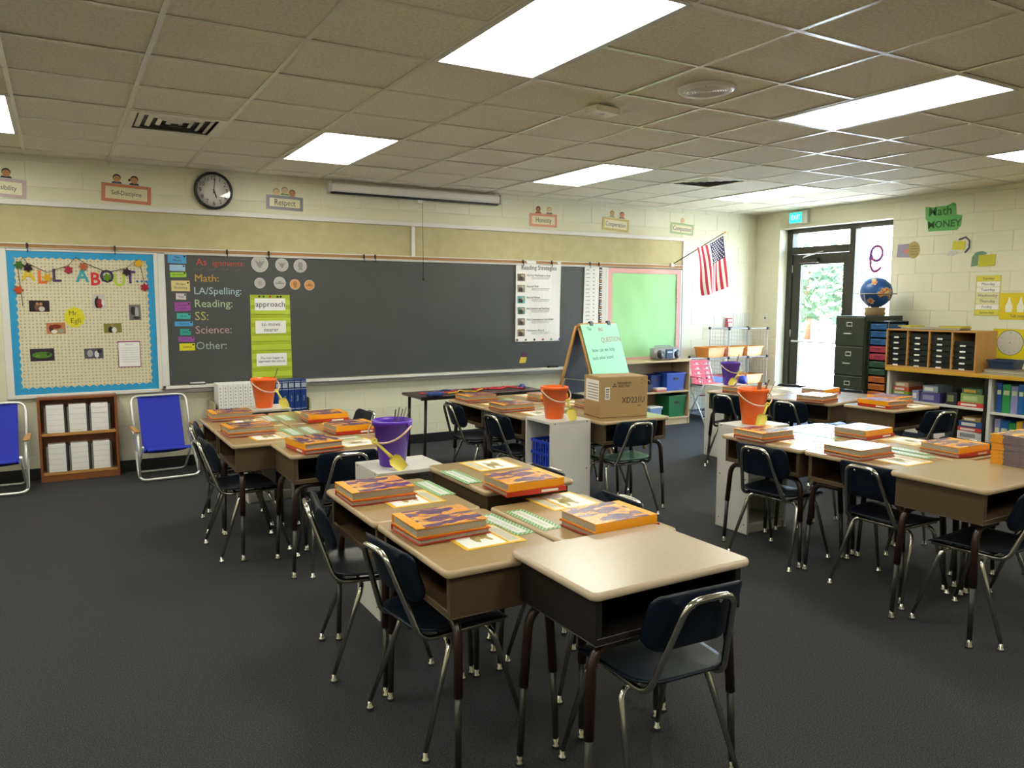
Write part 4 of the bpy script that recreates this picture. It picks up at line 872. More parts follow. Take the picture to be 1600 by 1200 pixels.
def sheet_proto():
    o = thing('picture_sheet', '', 'picture sheet'); Y = hx('e8b828', .35); m = MB(); m.box(-.115, .115, -.115, .115, 0, .0006, Y); m.build('yellow_border', o)
    MB().box(-.10, .045, -.10, .10, .0006, .0010, M_paper).build('picture_panel', o); MB().box(.058, .103, -.10, .10, .0006, .0010, hx('e0d8b8', .4)).build('word_panel', o)
    g = hx('a89858', .4); d = hx('5c5438', .4); m = MB()
    body = [(-.045, -.05), (-.03, -.062), (-.022, -.03), (.0, -.028), (.012, -.055), (.022, -.05), (.018, -.01), (.030, .02), (.02, .055), (.028, .078), (.018, .088), (.006, .06), (-.002, .03), (-.018, .04), (-.03, .07), (-.042, .06), (-.034, .02), (-.048, -.01)]
    m.add([(x, y, .0013) for x, y in body], [list(range(len(body)))[::-1]], g)
    for k in range(6): m.box(-.04 + k * .011, -.037 + k * .011, -.02 + .01 * (k % 3), .03, .0013, .0015, d)
    m.build('printed_creature', o)
    m = MB()
    for k in range(6): m.box(.063 + k * .0065, .066 + k * .0065, -.09, .08 - .02 * (k % 2), .001, .0012, flat((.35, .34, .3)))
    m.build('printed_lines', o); return o
SP = sheet_proto(); SG = 'yellow-bordered picture sheets on the desks'
def sheet(x, y, z, side, lb, jit=0): place(SP, USED2(SP), 'yellow-bordered creature picture sheet ' + lb, (x, y, z + .0006), {'L': -PI / 2, 'R': PI / 2, 'F': 0}[side] + PI / 2 + R(jit), SG)
sheet(1.235, 2.325, HT, 'L', 'in full view on the nearest cluster'); sheet(1.225, 2.94, HT, 'L', 'half covered behind the second pile from the camera'); sheet(1.78, 3.255, .716, 'R', 'on the raised desk'); sheet(1.755, 2.59, HT, 'R', 'between the raised desk and the pile by the pale desk')
sheet(1.10, 5.44, HT, 'L', 'between the two wall-side piles under the pocket chart'); sheet(1.075, 4.76, HT, 'L', 'at the inner corner beside the end desk', 4); sheet(1.60, 5.66, HT, 'R', 'at the chalkboard edge of the left desks'); sheet(1.61, 5.00, HT, 'R', 'between the two piles near the nearer purple bucket'); sheet(1.46, 4.30, HT, 'F', 'on the end desk touching the purple bucket outline', 8)
sheet(3.02, 5.36, HT, 'L', 'between the piles beside the straps'); sheet(3.04, 4.80, HT, 'L', 'beside the orange bucket of the carton cluster'); sheet(3.55, 5.74, HT, 'R', 'behind the carton near the easel'); sheet(3.56, 5.15, HT, 'R', 'between bucket and carton')
sheet(3.735, 3.02, HT, 'L', 'in the daylight glare before the tool bucket'); sheet(3.745, 2.405, HT, 'L', 'nearest the bare edge desk'); sheet(4.31, 2.725, HT, 'R', 'between the far piles of the workbook cluster'); sheet(4.29, 3.30, HT, 'R', 'washed out at the sunlit desk corner')
x, y = er(.24, .72); sheet(x, y, HT, 'L', 'near the far purple bucket', 10); x, y = er(.72, .8); sheet(x, y, HT, 'R', 'closest to the glass door', 10); sheet(5.84, 3.70, HT, 'F', 'on the end desk before the games shelf')
M_stripe = mat('green_striped_card', rough=.4)
def _st(n, l, b):
    tc = n.new('ShaderNodeTexCoord'); w = n.new('ShaderNodeTexWave'); w.inputs['Scale'].default_value = 32; w.bands_direction = 'DIAGONAL'
    l.new(tc.outputs['Object'], w.inputs[0]); l.new(ramp(n, l, w.outputs['Fac'], [(.45, (.09, .30, .10)), (.55, (.38, .52, .30))]), b.inputs['Base Color'])
custom(M_stripe, _st)
STP = thing('name_strip', '', 'name strip'); MB().box(-.145, .145, -.042, .042, 0, .0006, M_stripe).build('striped_card', STP); MB().box(-.125, .125, -.021, .021, .0006, .001, hx('d4d8d0', .3)).build('white_name_panel', STP)
m = MB(); [m.box(-.10 + k * .018, -.09 + k * .018, -.006, .006 * ((k % 3) + 1) * .5, .001, .0012, flat((.5, .52, .52))) for k in range(12)]; m.build('faint_writing', STP)
def strip(x, y, z, lb, jit=0): place(STP, USED2(STP), 'green striped name strip ' + lb, (x, y, z + .0006), PI / 2 + R(jit), 'green striped name strips on the desks')
strip(1.385, 3.06, HT, 'beside the pile under the purple bucket shovel'); strip(1.378, 2.42, HT, 'beside the pile with the dragon sheet', 3); strip(1.505, 2.42, HT, 'running beside the pale desk pile'); strip(1.54, 3.10, .716, 'on the raised desk edge')
strip(1.235, 5.50, HT, 'further from the camera on the pocket chart side'); strip(1.235, 4.86, HT, 'nearer the end desk on the pocket chart side'); strip(1.345, 5.48, HT, 'further away, chalkboard side of the seam'); strip(1.345, 4.87, HT, 'darkest green, chalkboard side of the seam'); strip(1.40, 4.47, HT, 'at the back edge of the end desk behind the purple bucket', 90)
strip(3.235, 5.52, HT, 'near the straps'); strip(3.235, 4.93, HT, 'beside the carton cluster bucket'); strip(3.33, 5.0, HT, 'just behind the carton')
strip(3.935, 2.50, HT, 'nearer the bare edge desk'); strip(4.035, 2.56, HT, 'beside the pile by the workbook stack'); strip(3.935, 3.12, HT, 'lost in glare by the tool bucket'); strip(4.035, 3.15, HT, 'lost in glare on the daylit desk')
# tall stack of workbooks
ORD = 'first second third fourth fifth sixth seventh eighth ninth tenth eleventh twelfth thirteenth fourteenth fifteenth sixteenth seventeenth eighteenth'.split()
WB = thing('workbook', '', 'workbook'); MB().box(-.11, .11, -.14, .14, 0, .0080, hx('eca020', .35)).build('paper_cover', WB); MB().box(-.05, .09, -.1406, -.10, .0004, .0077, hx('6c6470', .5)).build('grey_spine_band', WB); MB().box(-.11, .11, -.14, .14, .0080, .0084, M_cover).build('cover_picture', WB)
for k in range(18):
    place(WB, USED2(WB), ('topmost orange workbook of the tall stack' if k == 17 else 'bottom orange workbook of the tall stack' if k == 0 else ORD[k] + ' orange workbook counted up from the bottom of the tall stack'), (4.225 + random.uniform(-.003, .003) - (.012 if k > 12 else 0), 2.025 + random.uniform(-.003, .003), HT + .0003 + k * .0086), PI / 2 * (-1 if k > 12 else -1) + R(random.uniform(-1.5, 1.5)), 'orange workbooks in the tall stack')

# ---------------------------------------------------------------- carton
ct = thing('cardboard_carton', 'brown cardboard projector carton on the end desk', 'carton', (3.475, 4.455, HT + .001), R(-9))
a, b, h = .192, .125, .288
m = MB(); m.cbox(-a, a, -b, b, 0, h, M_card, .003); m.build('carton_body', ct)
MB().box(-a + .002, -.004, -b + .004, b - .004, h, h + .002, M_card).build('top_flap', ct); MB().box(.004, a - .002, -b + .004, b - .004, h, h + .002, M_card).build('top_flap', ct)
ink = flat((.04, .03, .02)); text('XD221U', .06, ink, ct, (.075, -b - .0008, .118), 'carton_print', sx=.85); text('XGA', .014, ink, ct, (.125, -b - .0008, .078), 'carton_print')
text('MITSUBISHI\nELECTRIC', .022, ink, ct, (.0, -b - .0008, .232), 'carton_print')
lg = MB()
for k in range(3):
    T_ = Matrix.Translation((-.078, -b, .226)) @ Matrix.Rotation(R(120 * k), 4, 'Y'); lg.poly([(0, 0), (.006, .010), (0, .020), (-.006, .010)], .0008, ink, T_)
lg.build('three_diamond_mark', ct)
m = MB(); m.box(-.155, -.115, -b - .0008, -b, .13, .215, M_paper); [m.box(-.15, -.12, -b - .0012, -b - .0008, .14 + k * .012, .146 + k * .012, ink) for k in range(6)]; m.build('barcode_label', ct)
m = MB(); m.box(-a - .0008, -a, -b + .02, b - .03, .115, .265, M_paper); [m.box(-a - .0012, -a - .0008, -b + .03, b - .06, .13 + k * .02, .138 + k * .02, flat((.3, .3, .3))) for k in range(6)]; m.build('shipping_label', ct)
m = MB(); [m.box(.14 + .02 * (k % 2), .146 + .02 * (k % 2), -b - .0008, -b, .235 + .014 * k, .241 + .014 * k, ink) for k in range(3)]; m.build('carton_dots', ct)
# dark strap table
tb = thing('folding_table', 'low dark table strewn with coloured straps under the chalkboard', 'table', (3.28, 6.30, 0))
MB().cbox(-.62, .62, -.20, .24, .665, .69, mat('dark_walnut_laminate', (.06, .045, .04), .3), .006).build('table_top', tb); MB().cbox(-.625, .625, -.21, -.20, .66, .692, M_black, .003).build('edge_band', tb)
for sx in (-1, 1):
    for sy in (-.16, .20): MB().tube([(sx * .56, sy, .665), (sx * .58, sy, 0)], .014, M_black, 8).build('leg', tb)
def strap(pts, c, lb, w=.006): tag(MB().tube(pts, w, hx(c, .6), 6).build('strap'), lb, 'strap', 'coloured straps on the dark table')
def wig(x0, x1, y, n, s, a=.04): rnd = random.Random(s); return [(x0 + (x1 - x0) * k / n, y + rnd.uniform(-a, a), .699 + rnd.uniform(0, .02)) for k in range(n + 1)]
strap(wig(2.68, 3.05, 6.22, 8, 1, .03), 'c83040', 'long red strap trailing toward the chalkboard side'); strap(wig(3.25, 3.75, 6.25, 10, 2), 'c82038', 'tangled red strap with loops at the table end', .008); strap(wig(3.28, 3.6, 6.30, 8, 3, .05), 'b82030', 'second tangled red strap behind the first', .007)
strap(wig(2.95, 3.32, 6.20, 8, 4, .03), 'd8b020', 'yellow strap above the textbook pile', .007); strap(wig(2.92, 3.15, 6.27, 6, 5, .03), '24306c', 'dark blue strap beside the yellow one', .008)
o = thing('strap_buckle', 'blue round strap end beside the tangled red straps', 'strap', (3.76, 6.25, .69)); MB().lathe([(0, 0), (.03, .004), (.035, .02), (.02, .045), (0, .05)], hx('283c8c', .4), 12).build('blue_end', o)
o = thing('blue_cloth', 'crumpled blue cloth hanging at the corner of the dark table', 'cloth', (2.80, 6.12, .692)); m = MB(); pad(m, rrect(.14, .10, .03, 4), lambda x, y: Vector((x, y, .03 + .012 * math.sin(x * 70) * math.cos(y * 60))), Vector((0, 0, .028)), hx('28407c', .8)); m.build('cloth_folds', o)

# ---------------------------------------------------------------- easel with chart pad
P1 = Vector((4.43, 6.30, 1.28)); dE = Vector((.68, .25, .0)); dE.normalize(); nE = Vector((dE.y, -dE.x, 0))
az = math.atan2(dE.y, dE.x); es = thing('easel', 'wooden floor easel with a dark board behind the carton', 'easel', (P1.x, P1.y, 0), az)
Wd = .64; za = 1.28; k0 = .36
for sx in (0, Wd):
    MB().tube([(sx, -.01, za), (sx, -k0 * za * .9, .0)], .017, M_wood, 4).build('leg', es); MB().tube([(sx, .02, za - .01), (sx, .02 + .30 * za, .0)], .017, M_wood, 4).build('leg', es)
Tf = Matrix.Translation((0, -.02, za)) @ Matrix.Rotation(-math.atan(k0 * .9), 4, 'X')
MB().box(.02, Wd - .02, -.006, .006, -.85, -.0, M_slate, Tf).build('easel_board', es); MB().cbox(-.02, Wd + .02, -.018, .018, -.02, .015, M_wood, .004, Tf).build('top_rail', es); MB().cbox(-.02, Wd + .02, -.07, .01, -.88, -.86, M_wood, .004, Tf).build('easel_tray', es)
MB().tube([(0, -.30, .64 + .1), (0, .16, .64 + .1)], .006, M_alu, 6).build('spreader_bar', es)
Tb = Matrix.Translation((0, .03, za)) @ Matrix.Rotation(math.atan(.30), 4, 'X'); MB().box(.02, Wd - .02, -.006, .006, -.75, -.05, M_slate, Tb).build('easel_board', es)
pdp = thing('chart_pad', 'mint green chart paper with handwriting clipped to the easel', 'chart paper', (P1.x, P1.y, 0), az)
T2 = Matrix.Translation((0, -.032, za + .005)) @ Matrix.Rotation(-math.atan(k0 * .9), 4, 'X')
MB().box(-.01, Wd + .01, -.008, -.0, -.80, .0, hx('a4e8bc', .6), T2).build('paper', pdp)
for s, x, z, sz, c in (('The', .08, -.05, .05, '508c6c'), ('BIG', .28, -.06, .055, 'a05c50'), ('QUESTION', .28, -.17, .075, 'a06c58'), ('how can we help', .08, -.27, .06, '508c6c'), ('each other learn?', .05, -.35, .055, '508c6c')):
    o = text(s, sz, hx(c), pdp, (0, 0, 0), 'handwriting', 'LEFT'); o.matrix_local = T2 @ Matrix.Translation((x, -.0086, z)) @ Matrix.Rotation(PI / 2, 4, 'X')
for x in (.18, .5): MB().cbox(x - .025, x + .025, -.016, .012, -.015, .03, M_black, .003, T2).build('binder_clip', pdp)

# ---------------------------------------------------------------- wooden bookcase, beach chairs, encyclopedias
bc = thing('wooden_bookcase', 'low reddish wooden bookcase below the bulletin board', 'bookcase', (.105, 7.50, 0)); a = .295; h = .712; f0, f1 = -.07, .075
for s in (-1, 1): MB().cbox(s * a - (.02 if s > 0 else 0), s * a + (.02 if s < 0 else 0), f0, f1, 0, h, M_walnut, .003).build('side_panel', bc)
MB().cbox(-a + .02, a - .02, f0 + .004, f1, h - .022, h - .002, M_walnut, .002).build('top_panel', bc); MB().box(-a + .02, a - .02, f1 - .008, f1 - .002, .06, h - .022, M_walnut).build('back_panel', bc)
for z in (.055, .385): MB().cbox(-a + .02, a - .02, f0 + .004, f1 - .008, z, z + .022, M_wood, .002).build('shelf_board', bc)
MB().cbox(-a + .02, a - .02, f0 + .008, f0 + .022, 0, .055, M_walnut, .002).build('kick_board', bc)
TO = 0
def mag(x, z, lb, cs, wdt=.128):
    t = thing('magazine_bundle', lb, 'magazines', (x, 7.50, z), group='bundles of white magazines in the wooden bookcase'); rnd = random.Random(lb)
    MB().cbox(-wdt / 2, wdt / 2, -.055, .055, 0, .235, M_paper, .003).build('white_pages', t)
    m = MB()
    for k in range(5): m.box(-wdt / 2 + .004, wdt / 2 - .004, -.0565, -.055, .02 + k * .045, .022 + k * .045, flat((.55, .53, .48)))
    m.build('page_edges', t)
    MB().cbox(wdt / 2 + .001, wdt / 2 + .016, -.05, .055, 0, .225, hx(cs, .6), .002).build('gap_slab_dark', t); MB().cbox(-wdt / 2 - .014, -wdt / 2 - .001, -.045, .055, 0, .215, hx('787870', .6), .002).build('gap_slab_grey', t)  # dark and grey side slabs stand in for the shaded gaps between bundles
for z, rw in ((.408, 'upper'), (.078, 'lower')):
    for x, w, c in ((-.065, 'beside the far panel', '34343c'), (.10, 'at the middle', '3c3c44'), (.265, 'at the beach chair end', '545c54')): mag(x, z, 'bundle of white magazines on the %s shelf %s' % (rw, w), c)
def beach(lb, x, y, rz):
    t = thing('beach_chair', lb, 'beach chair', (x, y, 0), rz, 'blue folding beach chairs'); Mf = hx('1c2cb0', .75); w = .225
    MB().tube(fillet([(-w, .16, .36), (-w - .012, -.16, .02), (w + .012, -.16, .02), (w, .16, .36)], .06), .011, M_alu, 10).build('front_frame', t)
    MB().tube(fillet([(-w + .015, -.12, .30), (-w + .0, .26, .68), (w - .0, .26, .68), (w - .015, -.12, .30)], .08) if 0 else fillet([(-w, .04, .235), (-w, .24, .685), (w, .24, .685), (w, .04, .235)], .07), .011, M_alu, 10).build('back_frame', t)
    MB().tube(fillet([(-w + .03, -.10, .29), (-w + .03, .24, .012), (w - .03, .24, .012), (w - .03, -.10, .29)], .05), .010, M_alu, 10).build('rear_frame', t)
    m = MB(); vs = []
    prof = [(-.175, .265), (-.17, .285), (-.05, .245), (.05, .215), (.075, .25), (.15, .45), (.235, .665), (.245, .69)]
    for x_ in (-.17, -.09, 0, .09, .17):
        for yy, zz in prof: vs.append((x_, yy + .012 * (1 - (x_ / .17) ** 2) * (1 if zz > .3 else 0), zz - .012 * (1 - (x_ / .17) ** 2) * (1 if zz < .26 else 0)))
    n = len(prof); fs = [(i * n + j, i * n + j + 1, (i + 1) * n + j + 1, (i + 1) * n + j) for i in range(4) for j in range(n - 1)]; b = len(vs)
    vs += [(x_, y_ + .004, z_ - .004) for x_, y_, z_ in vs]; fs += [tuple(b + q for q in f_[::-1]) for f_ in fs]
    m.add(vs, fs, Mf, True); m.build('fabric_sling', t)
    for s in (-1, 1):
        MB().cbox(s * (w + .018) - .022, s * (w + .018) + .022, -.18, .13, .425, .443, M_wood, .006).build('armrest', t); MB().tube([(s * (w + .012), -.15, .425), (s * (w + .008), -.145, .05)], .009, M_alu, 8).build('arm_post', t); MB().tube([(s * (w + .012), .11, .425), (s * (w + .004), .10, .30)], .009, M_alu, 8).build('arm_post', t)
beach('blue fabric beach chair between the wooden bookcase and the desks', .745, 7.20, R(4)); beach('blue fabric beach chair cut by the picture edge', -.50, 7.20, R(-2))
lb_ = thing('low_bookcase', 'low beige bookcase behind the orange bucket, filled with encyclopedias', 'bookcase', (1.60, 7.42, 0)); Mbg = hx('b0a888', .5)
for s in (-1, 1): MB().cbox(s * .44 - (.018 if s > 0 else 0), s * .44 + (.018 if s < 0 else 0), -.14, .15, 0, .60, Mbg, .003).build('side_panel', lb_)
for z in (.03, .452): MB().cbox(-.422, .422, -.14, .145, z, z + .018, Mbg, .002).build('shelf_board', lb_)
MB().box(-.422, .422, .14, .148, .048, .58, Mbg).build('back_panel', lb_)
for k in range(7):
    t = thing('encyclopedia', 'navy encyclopedia volume, %s of the row behind the orange bucket' % ('first', 'second', 'third', 'fourth', 'fifth', 'sixth', 'last')[k], 'book', (1.625 + k * .058, 7.40, .4705), group='navy encyclopedias with silver spines')
    MB().cbox(-.027, .027, -.11, .10, 0, .305, hx('14387c', .35), .004).build('binding', t); MB().box(-.022, .022, -.112, -.11, .235, .275, hx('a8b0b8', .4)).build('title_panel', t)
    for z in (.03, .215, .285): MB().box(-.026, .026, -.1115, -.11, z, z + .006, hx('a8b0b8', .4)).build('spine_band', t)
    text('World', .02, hx('c0c4c8', .5), t, (0, -.1112, .13), 'spine_title', rot=(PI / 2, -PI / 2, 0))
for k in range(8):
    t = thing('white_binder', 'slim white book with a dotted spine, %s from the beach chair end' % ('first', 'second', 'third', 'fourth', 'fifth', 'sixth', 'seventh', 'eighth')[k], 'book', (1.225 + k * .0435, 7.40, .4705), group='slim white books beside the encyclopedias')
    MB().cbox(-.0205, .0205, -.11, .10, 0, .295, M_paper, .003).build('binding', t); m = MB(); [m.box(-.006, .006, -.1108, -.11, .04 + q * .03, .052 + q * .03, hx('a8a8a0')) for q in range(8)]; m.build('spine_print', t)
# ---------------------------------------------------------------- maple shelf with boombox
ms = thing('maple_shelf', 'low maple bookshelf under the green board, boombox on top', 'shelf', (6.27, 7.37, 0)); a, b0, b1, h = .515, -.17, .17, .80
for s in (-1, 1): MB().cbox(s * a - (.02 if s > 0 else 0), s * a + (.02 if s < 0 else 0), b0, b1, 0, h - .022, M_pine, .002).build('side_panel', ms)
MB().cbox(-a, a, b0, b1, h - .022, h, M_pine, .003).build('top_panel', ms)
for z in (.07, .40): MB().cbox(-a + .02, a - .02, b0, b1 - .01, z, z + .02, M_pine, .002).build('shelf_board', ms)
MB().box(-a + .02, a - .02, b0 + .01, b0 + .025, 0, .07, M_pine).build('kick_board', ms); MB().box(-a + .02, a - .02, b1 - .01, b1 - .004, .07, h - .022, M_pine).build('back_panel', ms)
bx = thing('boombox', 'silver and blue portable stereo on the maple shelf', 'boombox', (6.47, 7.34, .80)); Ms = mat('silver_plastic', (.33, .34, .37), .35, .4)
m = MB(); pad(m, rrect(.40, .19, .09, 6), lambda x, y: Vector((x, y, .13 + .035 * (1 - (y / .095) ** 2) - .02 * (x / .2) ** 4)), Vector((0, 0, .13)), Ms); m.build('stereo_body', bx)
MB().lathe([(0, .012), (.05, .010), (.058, 0)], M_dark, 20, Matrix.Translation((-.13, -.088, .075)) @ Matrix.Rotation(PI / 2 - .1, 4, 'X')).build('speaker_cone', bx); MB().lathe([(0, .012), (.05, .010), (.058, 0)], M_dark, 20, Matrix.Translation((.13, -.088, .075)) @ Matrix.Rotation(PI / 2 - .1, 4, 'X')).build('speaker_cone', bx)
MB().cbox(-.06, .06, -.108, -.08, .02, .135, hx('28405c', .3), .006).build('cassette_door', bx); MB().box(-.04, .04, -.1095, -.108, .09, .11, hx('a8c0d0', .3)).build('display', bx)
MB().tube(fillet([(-.15, .02, .13), (-.12, .03, .175), (.12, .03, .175), (.15, .02, .13)], .03), .008, Ms, 8).build('carry_handle', bx)
def bin_(x, y, z, w, d, h, c, lb, nm='plastic_bin', handle=True, lid=None, rz=0):
    t = thing(nm, lb, 'bin', (x, y, z), rz); mm = hx(c, .4) if isinstance(c, str) else c; q = .004; a, b = w / 2, d / 2; k = .88
    vs = []; 
    for (s, zz) in ((k, 0), (1, h), (1 - q * 2 / w, h), (k - q * 2 / w, q)):
        vs += [(-a * s, -b * s, zz), (a * s, -b * s, zz), (a * s, b * s, zz), (-a * s, b * s, zz)]
    fs = [(3, 2, 1, 0), (12, 13, 14, 15)] + [(i * 4 + j, i * 4 + (j + 1) % 4, i * 4 + 4 + (j + 1) % 4, i * 4 + 4 + j) for i in range(3) for j in range(4)]
    MB().add(vs, fs, mm).build('bin_body', t)
    m = MB()
    for s in (-1, 1): m.cbox(-a - .008, a + .008, s * b - .006, s * b + .006, h - .016, h, mm, .002); m.cbox(s * a - .006, s * a + .006, -b, b, h - .016, h, mm, .002)
    m.build('bin_rim', t)
    if handle: MB().poly([(-.035, h * .62), (.035, h * .62), (.035, h * .74), (-.035, h * .74)], .0045, M_black, Matrix.Translation((0, -b * .96, 0))).build('handle_slot', t)
    if lid: MB().cbox(-a - .01, a + .01, -b - .01, b + .01, h + .001, h + .016, lid, .004).build('bin_lid', t)
    return t
bin_(6.57, 7.34, .42, .30, .24, .22, '2c50b0', 'large blue bin on the middle maple shelf'); bin_(6.31, 7.38, .42, .16, .18, .20, '182c74', 'dark blue bin behind the small items on the maple shelf'); bin_(5.98, 7.30, .42, .17, .20, .19, '3c80cc', 'light blue basket with handle behind the carton edge')
bin_(6.60, 7.34, .09, .28, .24, .27, '146c38', 'green storage bin with slot handle on the lower maple shelf'); bin_(5.85, 7.36, .09, .26, .22, .22, '1c7848', 'second green bin mostly hidden by the carton'); bin_(6.25, 7.29, .09, .18, .16, .13, '8ca8d0', 'pale blue tub with white lid on the lower maple shelf', 'lidded_tub', False, M_paper)
o = thing('dark_caddy', 'small dark caddy between the blue bins', 'caddy', (6.16, 7.28, .42)); MB().cbox(-.05, .05, -.05, .05, 0, .09, hx('241c34', .5), .01).build('caddy_body', o); MB().tube(fillet([(-.04, 0, .09), (-.04, 0, .14), (.04, 0, .14), (.04, 0, .09)], .02), .004, hx('b8a050'), 6).build('caddy_handle', o)
tag(MB().cbox(-.08, .08, -.05, .05, 0, .025, hx('c86c58', .5), .003).cbox(-.075, .082, -.048, .045, .0255, .045, hx('d8d0c0', .5), .003).build('paperback_pair', None, (6.32, 7.245, .4205)), 'small red and white boxes lying before the blue bins', 'box')
# pink lawn chair
pk = thing('lawn_chair', 'small pink webbed folding lawn chair near the fire alarm', 'lawn chair', (6.72, 6.92, 0), R(-6)); Mp = hx('dc6c80', .7); Mpw = hx('e8c8cc', .7)
pk.location = (6.98, 7.10, 0)
for s in (-1, 1):
    MB().tube([(s * .16, -.18, .012), (s * .16, .17, .50)], .009, M_alu, 8).build('leg', pk); MB().tube([(s * .18, .18, .012), (s * .175, -.15, .50)], .009, M_alu, 8).build('leg', pk); MB().cbox(s * .185 - .015, s * .185 + .015, -.14, .14, .58, .595, Mp, .004).build('armrest', pk); MB().tube([(s * .185, -.12, .50), (s * .185, -.12, .58)], .008, M_alu, 6).build('arm_post', pk)
MB().tube(fillet([(-.17, .08, .47), (-.15, .20, .80), (.15, .20, .80), (.17, .08, .47)], .04), .009, M_alu, 8).build('back_frame', pk); MB().tube([(-.16, -.13, .085), (.16, -.13, .085)], .008, M_alu, 6).build('cross_bar', pk); MB().tube([(-.175, -.15, .50), (.175, -.15, .50)], .009, M_alu, 8).build('cross_bar', pk); MB().tube([(-.165, -.05, .36), (.165, -.05, .36)], .008, hx('a83858', .5), 6).build('cross_bar', pk)
for k in range(5): MB().box(-.155, .155, .094 + k * .021, .098 + k * .021, .50 + k * .058, .548 + k * .058, Mp).build('webbing_strap', pk)
for k in range(4): MB().box(-.13 + k * .072, -.09 + k * .072, -.003, .002, .0, .33, Mpw if k % 2 else Mp, Matrix.Translation((0, .078, .475)) @ Matrix.Rotation(-.36, 4, 'X')).build('webbing_strap', pk)
for k in range(5): MB().box(-.175, .175, -.14 + k * .05, -.10 + k * .05, .497, .503, Mp).build('webbing_strap', pk)
MB().box(-.03, .03, -.164, -.16, .33, .50, Mp).build('hanging_strap', pk)

# ---------------------------------------------------------------- wire cube shelves in the corner
wc_ = thing('wire_cube_shelf', 'white wire grid cubes joined by black connectors in the corner', 'wire shelf', (0, 0, 0)); Mwi = hx('b8bcc4', .35)
X0 = [7.08, 7.43, 7.78, 8.13]; Z0 = [.06, .43, .80, 1.17]; YF, YK = 7.19, 7.54
def panel(p, q, r, hr=1.0):
    m = MB(); p, q, r = Vector(p), Vector(q), Vector(r); u, v = (q - p), (r - p); n = 7
    for k in range(n + 1):
        f = k / n; t_ = .0035 if k in (0, n) else .0016
        m.tube([p + u * f, p + u * f + v], t_, Mwi, 4, False); m.tube([p + v * f, p + v * f + u], t_, Mwi, 4, False)
    m.build('wire_panel', wc_)
for i in range(3):
    for k in range(3):
        if k == 2 and i == 0: continue
        x0, x1, z0, z1 = X0[i] + .01, X0[i + 1] - .01, Z0[k] + .01, Z0[k + 1] - .01
        panel((x0, YK, z0), (x1, YK, z0), (x0, YK, z1)); panel((x0, YF, Z0[k + 1]), (x1, YF, Z0[k + 1]), (x0, YK, Z0[k + 1]))
        panel((X0[i], YF, z0), (X0[i], YK, z0), (X0[i], YF, z1))
for k in range(3): panel((X0[3], YF, Z0[k] + .01), (X0[3], YK, Z0[k] + .01), (X0[3], YF, Z0[k + 1] - .01))
for i in range(3): panel((X0[i] + .01, YF, Z0[0]), (X0[i + 1] - .01, YF, Z0[0]), (X0[i] + .01, YK, Z0[0]))
panel((7.50, YK, 1.18), (7.85, YK, 1.18), (7.50, YK, 1.36)); panel((7.85, YK, 1.18), (8.15, YK, 1.18), (7.85, YK, 1.36))
for i, x in enumerate(X0):
    for k, z in enumerate(Z0):
        if k == 3 and i == 0: continue
        for y in (YF, YK): MB().lathe([(0, -.012), (.016, -.012), (.018, 0), (.016, .012), (0, .012)], M_black, 12, Matrix.Translation((x, y, z)) @ Matrix.Rotation(PI / 2, 4, 'X')).build('connector', wc_)
for i, x in enumerate(X0):
    for y in (YF, YK): MB().tube([(x, y, 0), (x, y, .055)], .008, M_black, 6).build('foot', wc_)
for i, (x, z, w, lb) in enumerate(((7.26, .805, .29, 'clear orange bin on top of the low wire cube'), (7.60, .805, .29, 'clear orange bin in the middle upper wire cube'), (7.95, .805, .29, 'clear orange bin in the wire cube nearest the doorway'), (7.95, .435, .29, 'clear orange bin in the middle row nearest the doorway'), (7.64, .435, .22, 'clear orange bin hidden behind the far purple bucket'))):
    bin_(x, 7.36, z, w, .26, .13, M_orangeclear, lb, 'orange_bin', False)
bin_(7.25, 7.35, .435, .28, .24, .14, '4870b8', 'blue bin with red rim in the lowest visible wire cube', 'blue_bin', False)
o = MB().lathe([(.06 * math.sin(PI * k / 10), .06 - .06 * math.cos(PI * k / 10)) for k in range(11)], hx('3040b0', .4), 16).build('play_ball', None, (7.72, 7.22, .4365)); tag(o, 'round blue ball in a middle wire cube', 'ball')

# ---------------------------------------------------------------- filing cabinet, globe, drawer tower
fc = thing('filing_cabinet', 'tall dark green four-drawer filing cabinet beside the glass door', 'filing cabinet', (7.60, 5.56, 0), -PI / 2); Mfc = mat('dark_green_steel', (.030, .038, .026), .4, noise=((.036, .044, .030), 6, .3)); a, d, h = .19, .66, 1.362
MB().cbox(-a, a, .008, d, .03, h, Mfc, .006).build('cabinet_body', fc); MB().box(-a + .02, a - .02, .03, d - .02, 0, .03, M_black).build('plinth', fc)
for k in range(4):
    z0 = .045 + k * .328; dw = MB().cbox(-a + .008, a - .008, -.012, .008, z0, z0 + .318, Mfc, .006).build('drawer', fc)
    m = MB(); m.cbox(-.035, .035, -.018, -.012, z0 + .215, z0 + .225, M_alu, .001); m.cbox(-.035, .035, -.018, -.012, z0 + .255, z0 + .265, M_alu, .001); m.cbox(-.035, -.028, -.018, -.012, z0 + .225, z0 + .255, M_alu, .001); m.cbox(.028, .035, -.018, -.012, z0 + .225, z0 + .255, M_alu, .001); m.build('label_holder', dw)
    MB().tube(fillet([(-.055, -.012, z0 + .135), (-.055, -.036, z0 + .135), (.035, -.036, z0 + .135), (.035, -.012, z0 + .135)], .012), .0055, M_alu, 8).build('handle', dw)
gl_ = thing('globe', 'blue relief globe with a white ring on a tan pedestal, on the filing cabinet', 'globe', (7.95, 5.51, 1.362)); r = .172; zc = .262
MB().lathe([(.0, 0), (.10, 0), (.112, .012), (.105, .055), (.112, .085), (.108, .095), (0, .095)], hx('8c7454', .5), 28).build('pedestal', gl_)
